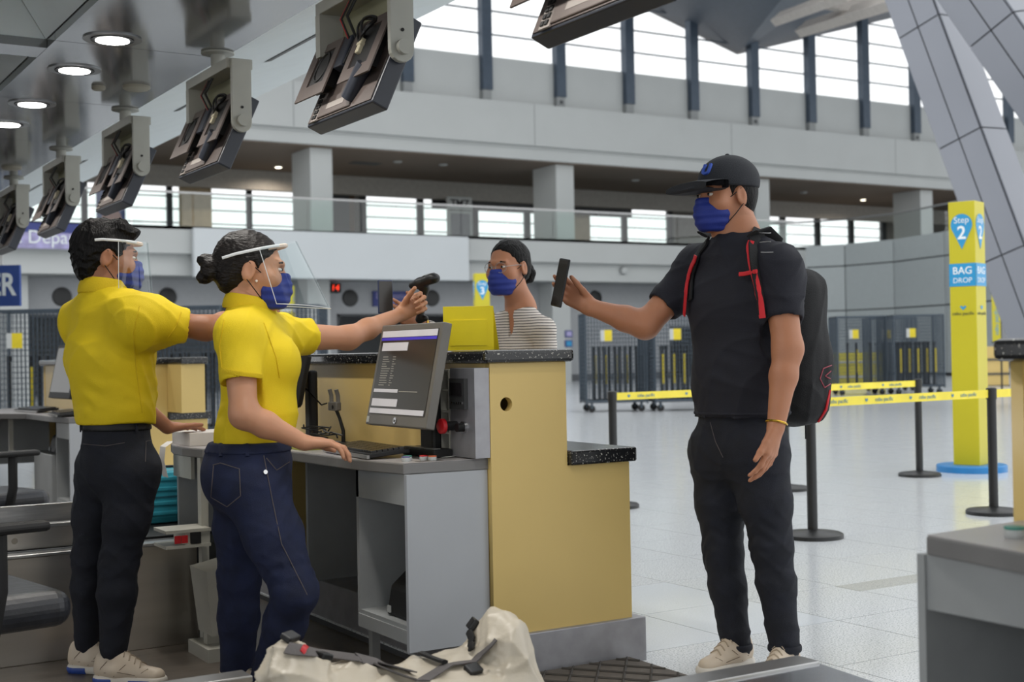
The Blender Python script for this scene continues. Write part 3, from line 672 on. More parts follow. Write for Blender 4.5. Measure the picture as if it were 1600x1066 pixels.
MB().add([(-3, 2.54, .296), (2.47, 2.54, .296), (2.47, 1.83, .26), (-3, 1.83, .26), (-3, 2.54, .27), (2.47, 2.54, .27), (2.47, 1.83, -.03), (-3, 1.83, -.03)], [(0, 1, 2, 3), (7, 6, 5, 4), (0, 4, 5, 1), (1, 5, 6, 2), (2, 6, 7, 3), (3, 7, 4, 0)]).build('slide_plate', mat('polished_plate', (205, 208, 212), .16, metal=.9, var=.08, vscale=5), t)
MB().box((-3, 3.3, .03), (1.2, 3.33, .29)).build('guard_wall', M_brush, t)
MB().box((-3, 3.28, .28), (1.2, 3.36, .3)).build('guard_cap', M_alu, t, bevel=.004)
# ---------------------------------------------------------------- hanging displays
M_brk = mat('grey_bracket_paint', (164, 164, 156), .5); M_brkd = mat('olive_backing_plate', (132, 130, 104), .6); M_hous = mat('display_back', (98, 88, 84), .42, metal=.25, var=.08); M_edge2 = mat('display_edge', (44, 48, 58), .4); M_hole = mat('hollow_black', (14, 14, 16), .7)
def hanging_display(y, label):
    t = thing('hanging_display', label, 'display', (2.04, y, 0), 0, 'displays hanging from the soffit')
    st = MB().cyl((0, 0, 2.44), (0, 0, 2.53), .032, n=20).build('stem', M_brk, t, smooth=True)
    MB().lathe([(.06, 0), (.075, .004), (.075, .012), (.03, .012)], (0, 0, 2.517)).build('flange', M_brk, st, smooth=True)
    # channel: an open frame seen from the staff side
    b = MB().box((-.06, -.29, 2.40), (.06, .29, 2.445)).build('channel_top', M_brk, t, bevel=.004)
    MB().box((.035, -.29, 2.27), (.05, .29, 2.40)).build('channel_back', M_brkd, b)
    MB().box((-.06, .25, 2.24), (.05, .29, 2.40)).build('channel_end', M_brk, b)
    for s in (-1, 1):
        pts = [(-.045, 2.44), (-.045, 2.16)]+[(-.045+.045*(1-math.cos(a)), 2.16-.045*math.sin(a)) for a in [PI*k/8 for k in range(1, 8)]]+[(.045, 2.16), (.045, 2.44)]
        a = MB().prism(pts, 'y', s*.30-.012, s*.30+.012).build('side_arm', M_brk, t, bevel=.003)
        MB().cyl((0, s*.30-s*.012-.0, 2.165), (0, s*.335, 2.165), .026, n=20).build('pivot_cap', M_brk, a, smooth=True)
        MB().cyl((0, s*.312, 2.225), (0, s*.316, 2.225), .006).build('screw_hole', M_hole, a)
    T = Matrix.Translation((0, 0, 2.165)) @ Matrix.Rotation(math.radians(24), 4, 'Y')
    w = .283
    h = MB().box((-.02, -w, -.215), (.045, w, .13), T).build('housing', M_edge2, t, bevel=.006)
    MB().box((.045, -w+.02, -.195), (.048, w-.02, .115), T).build('screen_glass', M_hole, h)
    MB().box((-.024, -w+.012, -.205), (-.019, w-.012, .12), T).build('back_plate', M_hous, h)
    MB().box((-.03, -.10, -.20), (-.022, .22, -.12), T).build('lower_rib', M_hous, h, bevel=.004)
    MB().box((-.031, -.03, -.175), (-.029, .12, -.15), T).build('label_plate', mat('sticker_pale', (150, 142, 136), .5), h)
    for k in range(5):
        for j in range(2): MB().box((-.034, .19+j*.02, -.2+k*.022), (-.022, .205+j*.02, -.186+k*.022), T).build('vent_cell', M_hole, h)
    MB().box((-.03, .18, -.208), (-.024, .232, -.092), T).build('vent_frame', mat('sticker_pale', (150, 142, 136)), h)
    # mounting frames
    for (y0, y1, z0, z1, hy0, hy1, hz0, hz1, off) in ((-.262, .0, -.115, .128, -.205, -.045, -.065, .095, .06), (.10, .36, -.13, .10, .145, .295, -.075, .065, .07)):
        f = MB()
        f.box((-off-.006, y0, z0), (-off, hy0, z1), T).box((-off-.006, hy1, z0), (-off, y1, z1), T).box((-off-.006, hy0, z0), (-off, hy1, hz0), T).box((-off-.006, hy0, hz1), (-off, hy1, z1), T)
        fo = f.build('mount_frame', M_hous, t)
        MB().box((-off, hy0-.005, hz0-.005), (-.024, hy1+.005, hz1+.005), T).build('frame_recess', M_blk2, fo)
    MB().box((-.07, .035, -.03), (-.03, .105, .10), T).build('power_unit', M_edge2, t, bevel=.005)
    MB().box((-.075, -.10, -.01), (-.055, -.075, .05), T).build('plug', mat('ivory_plug', (205, 196, 168), .5), t, bevel=.004)
    MB().box((-.078, -.105, .02), (-.05, -.07, .034), T).build('plug', mat('ivory_plug', (205, 196, 168)), t, bevel=.004)
    MB().cyl((-.05, -.16, -.06), (-.03, -.08, -.17), .03, n=12, M=T).build('cable_boss', M_edge2, t, smooth=True)
    ring = [T @ Vector((-.07, .22+.05*math.cos(a), .0+.06*math.sin(a))) for a in [2*PI*k/20 for k in range(20)]]
    MB().tube(ring, .005, 6, closed=True).build('cable_loop', M_cable, t, smooth=True)
    for r_, cy, cz in ((.045, -.09, .10), (.055, -.08, .085), (.05, -.1, .095)):
        ring = [T @ Vector((-.075-.01*math.sin(2*a), cy+r_*math.cos(a), cz+r_*.8*math.sin(a))) for a in [2*PI*k/20 for k in range(20)]]
        MB().tube(ring, .0045, 6, closed=True).build('cable_loop', M_cable, t, smooth=True)
    for yy, mm, rr in ((-.02, M_cable, .006), (.03, M_cable, .004), (.04, M_red, .0025)):
        MB().tube([(-.03, yy-.02, 2.42), (-.07, yy, 2.33), T @ Vector((-.06, yy+.03, .08)), T @ Vector((-.06, yy+.05, -.02))], rr, 6).build('cable', mm, t, smooth=True)
    return t
hd = hanging_display(4.335, 'open-backed hanging display with the largest cable coil, over the counter with the yellow folder')
lbs = {2.765: 'hanging display nearest the baggage belt, only its lower back showing', 5.905: 'hanging display second along the soffit, above the man in the yellow shirt', 7.475: 'hanging display third along the soffit, before the far white windows', 9.045: 'hanging display fourth along the soffit, beside the blue departures banner', 10.615: 'hanging display at the far end of the soffit row'}
for y, lb in lbs.items():
    c = copy_tree(hd); c.location = (2.04, y, 0); c['label'] = lb
# ================================================================ HALL FURNITURE, SIGNS
M_post = mat('stanchion_black', (27, 28, 29), .4)
M_belt = mat('belt_yellow', (246, 226, 78), .5); M_logo = mat('belt_print', (96, 140, 160), .5)
STH = .83
def stanchion(loc, label):
    t = thing('stanchion', label, 'stanchion', loc, 0, 'queue barrier posts')
    MB().lathe([(.178, 0), (.178, .022), (.165, .03), (.05, .045), (.032, .05)], n=36).build('base', M_post, t, smooth=True)
    MB().cyl((0, 0, .04), (0, 0, STH-.07), .03, n=20).build('pole', M_post, t, smooth=True)
    MB().lathe([(.034, 0), (.034, .07), (.028, .076)], (0, 0, STH-.075), 20).build('belt_cassette', M_post, t, smooth=True)
    return t
SP = {'a': (5.548, 7.732, 0), 'b': (7.254, 7.791, 0), 'c': (8.872, 7.887, 0), 'd': (5.56, 5.757, 0), 'e': (7.245, 5.822, 0)}
stanchion(SP['a'], 'black stanchion right beside the cream counter, belt running to the man')
stanchion(SP['b'], 'black stanchion mostly hidden behind the man with the backpack')
stanchion(SP['c'], 'black stanchion between the man and the blue-based pillar, holding a belt end')
stanchion(SP['d'], 'black stanchion under the backpack of the standing man')
stanchion(SP['e'], 'black stanchion in front of the step 2 pillar')
def belt(a, b, label, n=3, sag=.0):
    a, b = Vector(a), Vector(b); d = (b-a); d.z = 0; d.normalize(); a = a+d*.036; b = b-d*.036
    t = tag(MB().add([(a.x, a.y, STH-.065), (b.x, b.y, STH-.065), (b.x, b.y, STH-.012), (a.x, a.y, STH-.012)], [(0, 1, 2, 3)]).build('barrier_belt', M_belt), label, 'belt', 'yellow barrier belts')
    md = t.modifiers.new('thick', 'SOLIDIFY'); md.thickness = .002; md.offset = 0
    nrm = Vector((d.y, -d.x, 0))
    if nrm.dot(a) > 0: nrm = -nrm; 
    xr = d if d.cross(Vector((0, 0, 1))).dot(-nrm) < 0 else -d
    L = (b-a).length
    for k in range(n):
        c = a+d*(L*(k+.5)/n)+nrm*.004; c.z = STH-.038
        text('print', 'cebu pacific', M_logo, t, frame(c, xr, (0, 0, 1)), .035, .0004)
        h = c - xr*.16
        MB().add([h+Vector((0, 0, -.012)), h+xr*.014, h+xr*.008+Vector((0, 0, .012)), h+Vector((0, 0, .005)), h-xr*.008+Vector((0, 0, .012)), h-xr*.014], [(0, 1, 2, 3), (0, 3, 4, 5)]).build('print_heart', M_logo, t)
    return t
belt(SP['a'], SP['b'], 'yellow barrier belt between the counter-side stanchion and the hidden one')
belt(SP['b'], SP['c'], 'yellow barrier belt ending at the post before the blue-based pillar')
belt(SP['d'], SP['e'], 'yellow barrier belt stretched from under the backpack past the pillar', 4)
belt(SP['e'], (8.9, 5.9, 0), 'short yellow barrier belt leading away from the pillar post', 2)
# ---- step pillars
M_py = mat('pillar_yellow', (200, 188, 36), .4, var=.02); M_pb = mat('pillar_blue', (48, 152, 205), .4, var=.02); M_txt = mat('print_white', (236, 242, 244), .5); M_base = mat('disc_blue', (40, 126, 190), .4); M_slate = mat('print_slate', (70, 80, 60), .5)
def pin_mesh(c, R, tip):
    pts = []
    for k in range(33):
        a = math.radians(-28 + 236*k/32); pts.append((R*math.cos(a), R*math.sin(a)))
    pts.append((0, -tip)); return pts
def step_pillar(loc, ang, num, label, plain=False, top=2.375):
    t = thing('sign_pillar', label, 'sign', loc, ang)
    w = .117
    MB().lathe([(.3, 0), (.3, .05), (.29, .06)], n=40).build('base_disc', M_base, t, smooth=True)
    b = MB().box((-w, -w, .06), (w, w, top)).build('pillar_body', M_py, t, bevel=.004)
    for nx, ny in ((0, -1), (1, 0), (-1, 0)):
        R = Vector((-ny, nx, 0)); N = Vector((nx, ny, 0))
        F = lambda z, e=.002: frame(N*(w+e)+Vector((0, 0, z)), R, (0, 0, 1))
        if plain:
            pm = pin_mesh(None, .06, .06); MB().prism([(p[0], p[1]) for p in pm[:-1]], 'z', 0, .002, F(top-.25)).build('round_print', M_gpan, b)
            MB().box((-.09, -.05, 0), (.09, .03, .002), F(top-.42)).build('label_print', M_txt, b)
            continue
        MB().prism(pin_mesh(None, .095, .215), 'z', 0, .002, F(2.17)).build('pin_print', M_pb, b)
        text('print', 'Step', M_txt, b, F(2.21, .005), .078, .0005)
        text('print', num, M_txt, b, F(2.095, .005), .16, .0005, bold=.003)
        MB().box((-w, -.1, 0), (w, .1, .002), F(1.73)).build('band_print', M_pb, b)
        text('print', 'BAG', M_txt, b, F(1.765, .005), .09, .0005, bold=.001); text('print', 'DROP', M_txt, b, F(1.68, .005), .064, .0005)
        text('print', 'cebu pacific', M_slate, b, F(1.39, .003), .042, .0005)
        MB().add([F(1.44, .003) @ Vector(q) for q in ((0, -.02, 0), (.03, .01, 0), (.015, .02, 0), (0, .006, 0), (-.015, .02, 0), (-.03, .01, 0))], [(0, 1, 2, 3), (0, 3, 4, 5)]).build('heart_print', M_pb, b)
    return t
# long face of the pillar looks toward (-.948,-.321)
step_pillar((9.55, 7.9, 0), math.atan2(-.321, -.948)+PI/2, '2', 'yellow step 2 bag drop pillar on a blue round base')
q = P(753, 500, 20.9); step_pillar((q.x, q.y, 0), -YAW+.15, '3', 'yellow step 3 pillar in the hall behind the woman in stripes')
q = P(449, 500, 23.4); step_pillar((q.x, q.y, 0), -YAW, '', 'yellow pillar with a grey round print behind the face shield', plain=True)
# ---- slim banner stand on the right
q = P(1557, 500, 30); t = thing('banner_stand', 'slim yellow banner on a black pole beside the slanted strut', 'banner', (q.x, q.y, 0), -YAW)
MB().cyl((.1, .02, .02), (.1, .02, 2.3), .02).build('pole', M_post, t, smooth=True); MB().lathe([(.25, 0), (.25, .02), (.03, .03)], (.1, .02, 0)).build('foot', M_post, t)
MB().box((-.1, 0, 1.15), (.09, .012, 2.26)).build('banner_cloth', M_py, t)
for z in (1.14, 2.25): MB().box((-.11, -.01, z), (.13, .03, z+.03)).build('crossbar', M_post, t)
text('print', 'cebu pacific', M_pb, t, frame((0, -.004, 1.62), (0, 0, 1), (-1, 0, 0)), .13, .001)
# ---- wire roll cages
M_wire = mat('galvanised_wire', (74, 84, 94), .45, metal=.5); M_tag = mat('yellow_tag', (222, 200, 40), .5)
def wires(w, d, h, step=.055):
    m = MB()
    def g(a0, a1, fixed, ax):
        n = int((a1-a0)/step); 
        for i in range(1, n): 
            x = a0+(a1-a0)*i/n
            if ax == 'y': m.box((x-.005, fixed-.005, .22), (x+.005, fixed+.005, h))
            else: m.box((fixed-.005, x-.005, .22), (fixed+.005, x+.005, h))
        nz = int((h-.22)/.075)
        for i in range(nz+1):
            z = .22+(h-.22)*i/nz
            if ax == 'y': m.box((a0, fixed-.003, z-.003), (a1, fixed+.003, z+.003))
            else: m.box((fixed-.003, a0, z-.003), (fixed+.003, a1, z+.003))
    g(-w/2, w/2, -d/2, 'y'); g(-w/2, w/2, d/2, 'y'); g(-d/2, d/2, -w/2, 'x'); g(-d/2, d/2, w/2, 'x')
    return m
CW, CD, CH = 1.12, .8, 1.8
WM = wires(CW, CD, CH).mesh('wire_mesh', M_wire)
def make_cage(nposts=7, tagged=True, seed=0):
    t = thing('roll_cage', 'x', 'cage', (0, 0, 0), 0, 'wire roll cages in the hall')
    o = bpy.data.objects.new('wire_mesh', WM); COL.objects.link(o); o.parent = t; tag(o, kind='stuff')
    f = MB()
    for x in (-CW/2, CW/2):
        for y in (-CD/2, CD/2): f.cyl((x, y, .15), (x, y, CH), .018, n=8)
    for z in (.2, CH):
        f.box((-CW/2, -CD/2-.015, z-.015), (CW/2, -CD/2+.015, z+.015)).box((-CW/2, CD/2-.015, z-.015), (CW/2, CD/2+.015, z+.015)).box((-CW/2-.015, -CD/2, z-.015), (-CW/2+.015, CD/2, z+.015)).box((CW/2-.015, -CD/2, z-.015), (CW/2+.015, CD/2, z+.015))
    f.build('cage_frame', M_wire, t)
    MB().box((-CW/2, -CD/2, .17), (CW/2, CD/2, .2)).build('deck', M_dgrey, t)
    for x in (-CW/2+.1, CW/2-.1):
        for y in (-CD/2+.08, CD/2-.08):
            c = MB().cyl((x, y-.02, .065), (x, y+.02, .065), .065, n=14).build('caster', M_blk2, t, smooth=True)
            MB().box((x-.02, y-.03, .07), (x+.02, y+.03, .17)).build('fork', M_wire, c)
    if tagged:
        MB().box((-.22, -CD/2-.02, 1.3), (-.08, -CD/2-.012, 1.5)).build('tag_plate', M_tag, t); MB().box((-.29, -CD/2-.02, 1.3), (-.22, -CD/2-.012, 1.5)).build('tag_plate', M_white, t)
    return t
def stored_posts(t, loc, rz, n, seed):
    r = random.Random(seed)
    for i in range(n):
        x, y = -CW/2+.13+(CW-.26)*(i+.5)/n, (-.2, .15, .0)[i % 3]
        c, s_ = math.cos(rz), math.sin(rz)
        p = MB().lathe([(.03, .04), (.03, .92), (.036, .93), (.036, 1.0), (.02, 1.01)], n=10).build('stored_stanchion', M_post, smooth=True, loc=(loc[0]+c*x-s_*y, loc[1]+s_*x+c*y, .2))
        MB().lathe([(.055, 0), (.055, .03), (.03, .04)], n=14).build('base', M_post, p)
        tag(p, t, 'stanchion', 'spare posts stored in the cages')
        if (i+seed) % 3 == 1: MB().box((-.02, -.05, .3), (.02, -.04, .85)).build('rolled_belt', M_tag, p)
cage0 = make_cage()
first = True
for i, (u, d, rz, lb, np_) in enumerate(((957, 24.6, -.3, 'wire roll cage full of dark posts beyond the belt next to the standing man', 13), (1063, 24.5, -.3, 'wire roll cage half hidden by the standing man, dark posts inside', 13), (1170, 24.4, -.3, 'wire roll cage mostly behind the standing man', 0), (1340, 30.8, -.4, 'wire roll cage beside the backpack, yellow boards behind it', 3), (1428, 30.4, -.4, 'wire roll cage touching the step 2 pillar in view, full of posts', 13), (1390, 33, -.4, 'wire roll cage in the second row behind the one touching the pillar', 8), (62, 18, -.4, 'wire roll cage below the blue sign near the far counter', 5), (290, 17.8, -.4, 'wire roll cage between the two yellow shirts', 6), (440, 18.0, -.4, 'wire roll cage behind the outstretched arms', 4))):
    q = P(u, 540, d); c = cage0 if first else copy_tree(cage0); first = False
    c.location = (q.x, q.y, 0); c.rotation_euler.z = rz-.15; c['label'] = lb
    if np_: stored_posts('dark spare post inside the cage '+('beyond the belt next to the standing man', 'half hidden by the standing man', '', 'beside the backpack', 'next to the step 2 pillar', 'in the second row by the pillar', 'below the blue counter sign', 'between the two yellow shirts', 'behind the outstretched arms')[i], (q.x, q.y), rz-.15, np_, i)
# yellow boards and far desks behind the right-hand cages
for i, (u, d, w, h, m, nm, lb) in enumerate(((1318, 35, 2.2, .95, M_py, 'crowd_board', 'bright yellow low board behind the cages by the backpack'), (1540, 35, 1.2, 1.05, M_yel, 'far_desk', 'ochre far desk with dark rails near the slim banner'), (1650, 34.5, 1.2, 1.05, M_yel, 'far_desk', 'ochre far desk beyond the near counter corner'))):
    q = P(u, 540, d); t = thing(nm, lb, 'board' if i == 0 else 'desk', (q.x, q.y, 0), -YAW)
    MB().box((-w/2, 0, .02), (w/2, .5, h)).build('panel', m, t)
    for z in (.3, .68): MB().box((-w/2-.02, -.03, z), (w/2+.02, -.005, z+.05)).build('rail', M_white if i == 0 else M_dgrey, t)
    MB().box((-w/2-.03, -.04, 0), (w/2+.03, .5, .02)).build('foot', M_dgrey, t)
# ---- air nozzles on the back wall
nz = None
for u, v, lb in ((97, 464, 'near the blue counter sign'), (262, 464, 'between the man and woman in yellow'), (547, 466, 'beside the red digital clock'), (675, 466, 'behind the raised scanner'), (930, 466, 'above the outstretched forearm'), (1030, 466, 'behind the cap wearer\'s sleeve')):
    q = P(u, v, 1)-CAM_LOC; k = 41.999/q.y; p = CAM_LOC+q*k
    if nz is None:
        nz = thing('air_nozzle', '', 'vent', p, 0, 'round air nozzles on the back wall')
        MB().lathe([(.2, 0), (.3, 0), (.28, .06), (.22, .07)], M=Matrix.Rotation(PI/2, 4, 'X')).build('outer_ring', M_post, nz, smooth=True)
        MB().lathe([(.05, .0), (.2, .0), (.2, .04), (.16, .045), (.06, .03)], M=Matrix.Rotation(PI/2, 4, 'X')).build('throat', M_hole, nz, smooth=True)
        MB().lathe([(.03, .0), (.09, .02), (.09, .06), (.02, .075)], M=Matrix.Rotation(PI/2, 4, 'X')).build('core', M_post, nz, smooth=True); c = nz
    else: c = copy_tree(nz); c.location = p
    c['label'] = 'round black air nozzle on the grey back wall '+lb
# ---- clock
q = P(515, 450, 1)-CAM_LOC; k = 41.7/q.y; p = CAM_LOC+q*k
t = thing('digital_clock', 'black digital wall clock showing red 14 14', 'clock', p)
MB().box((-.42, 0, -.16), (.42, .2, .16)).build('case', M_blk2, t); MB().cyl((-.05, .1, .16), (-.05, .1, 3.69-p.z), .02).build('hanger', M_blk2, t)
M_led = mat('led_red', (255, 60, 30), .5, emit=1.6)
for dx in (-.19, .19): text('digits', '14', M_led, t, frame((dx+.02, -.006, 0), (1, 0, 0), (.12, 0, 1)), .3, .002)
# ---- signs
M_sb = mat('sign_navy', (52, 62, 128), .5); M_sv = mat('sign_violet', (168, 162, 204), .6, var=.25, vscale=4)
def at_y(u, v, y): q = P(u, v, 1)-CAM_LOC; return CAM_LOC+q*(y/q.y)
a, b = at_y(-60, 344, 39.85), at_y(134, 390, 39.85)
t = thing('departures_banner', 'violet and navy departures banner on the mezzanine edge behind the hanging displays', 'sign', (a.x, 39.85, b.z))
w, h = b.x-a.x, a.z-b.z
MB().box((0, 0, 0), (w, .08, h)).build('board', M_sv, t); MB().box((0, -.01, h*.62), (w, 0, h)).build('navy_strip', M_sb, t)
for k in range(5):
    MB().lathe([(.3, 0), (.3, .004)], M=Matrix.Translation((w*(k+.5)/5, -.004, .08)) @ Matrix.Rotation(PI/2, 4, 'X') @ Matrix.Diagonal((1.1, .9, 1, 1)), n=20).build('photo_print', mat('print_indigo', (92, 88, 140), .6), t) if False else None
cx = at_y(28, 372, 39.85).x-a.x
text('lettering', 'Domestic', M_txt, t, frame((cx+.12, -.02, h*.42), (1, 0, 0), (0, 0, 1)), .54, .002, align='RIGHT', sx=.98); text('lettering', 'Departures', M_txt, t, frame((cx+.26, -.02, h*.42), (1, 0, 0), (0, 0, 1)), .54, .002, align='LEFT', sx=.98)
q0, q1 = P(31, 414, 14.2), P(31, 478, 14.2)
t = thing('counter_sign', 'blue hanging counter sign with white capitals ending in ER', 'sign', (q1.x, q1.y, q1.z), -YAW-.02)
hh = q0.z-q1.z
MB().box((-1.5, 0, 0), (0, .05, hh)).build('board', mat('sign_blue', (56, 82, 150), .5), t)
text('lettering', 'COUNTER', M_txt, t, frame((-.045, -.004, hh*.5), (1, 0, 0), (0, 0, 1)), .33, .002, align='RIGHT', sx=.78, bold=.008)
for x in (-1.3, -.2): MB().cyl((x, .025, hh), (x, .025, 3.22-q1.z), .012).build('hanger_rod', M_alu, t)
a, b = at_y(583, 455, 41.9), at_y(639, 479, 41.9)
t = thing('wall_sign', 'small navy wall sign with pale lettering behind the raised phone', 'sign', (a.x, 41.9, b.z)); w, h = b.x-a.x, a.z-b.z
MB().box((0, 0, 0), (w, .08, h)).build('board', M_sb, t)
text('lettering', 'Domestic', M_sv, t, frame((w*.5, -.01, h*.68), (1, 0, 0), (0, 0, 1)), .3, .002); text('lettering', 'Payment', M_sv, t, frame((w*.5, -.01, h*.28), (1, 0, 0), (0, 0, 1)), .3, .002)
for i, v in enumerate((522, 537)):
    a = at_y(888, v, 41.1); t = tag(MB().box((a.x-.16, 41.06, a.z-.13), (a.x+.16, 41.1, a.z+.13)).build('notice', M_sb), ('small blue notice on the white column base, the upper one', 'small blue screen on the white column base, the lower one')[i], 'sign')
    MB().box((a.x-.12, 41.05, a.z-.09), (a.x+.12, 41.06, a.z+.09)).build('print', M_sv if i == 0 else M_pb, t)
a = at_y(974, 423, 40.3); t = tag(MB().lathe([(.13, 0), (.13, .1), (.1, .12)], M=Matrix.Translation(a) @ Matrix.Rotation(PI/2, 4, 'X')).build('fire_bell', M_white, smooth=True), 'small white round bell on the lower mezzanine band', 'bell'); MB().lathe([(.16, 0), (.16, .02)], M=Matrix.Translation(a) @ Matrix.Rotation(PI/2, 4, 'X')).build('back_plate', M_grey, t)
# ---- staff chairs
M_leather = mat('worn_black_leather', (44, 46, 52), .38, var=.3, vscale=9, bump=.15, bscale=40)
def chair(loc, rz, label):
    t = thing('office_chair', label, 'chair', loc, rz, 'staff office chairs')
    s = MB().box((-.24, -.24, .36), (.24, .24, .47)).build('seat', M_leather, t, bevel=.05); s.modifiers['bevel'].segments = 5
    b = MB().box((-.25, -.22, .58), (-.2, .22, 1.05)).build('backrest', M_leather, t, bevel=.02); b.modifiers['bevel'].segments = 3
    MB().tube([(-.1, 0, .34), (-.3, 0, .36), (-.3, 0, .6), (-.26, 0, .75)], (.012, .03), 8).build('back_bar', M_blk2, t)
    for sy in (-1, 1):
        a = MB().box((-.14, sy*.28-.035, .66), (.14, sy*.28+.035, .69)).build('armrest', M_blk2, t, bevel=.012)
        MB().tube([(-.02, sy*.2, .35), (-.02, sy*.27, .38), (0, sy*.28, .5), (0, sy*.28, .66)], (.014, .025), 8).build('arm_post', M_blk2, a, smooth=True)
    MB().cyl((0, 0, .1), (0, 0, .36), .028).build('gas_column', M_blk2, t, smooth=True)
    for k in range(5):
        an = 2*PI*k/5; l = MB().tube([(0, 0, .11), (.28*math.cos(an), .28*math.sin(an), .08)], [.024, .015], 8).build('star_leg', M_blk2, t, smooth=True)
        MB().cyl((.28*math.cos(an)-.015, .28*math.sin(an), .03), (.28*math.cos(an)+.015, .28*math.sin(an), .03), .03).build('caster', M_blk2, l, smooth=True)
    return t
chair((.66, 4.25, -.03), math.radians(10), 'worn black leather office chair at the near steel conveyor')
chair((1.28, 7.45, -.03), math.radians(15), 'black office chair under the far grey desk')
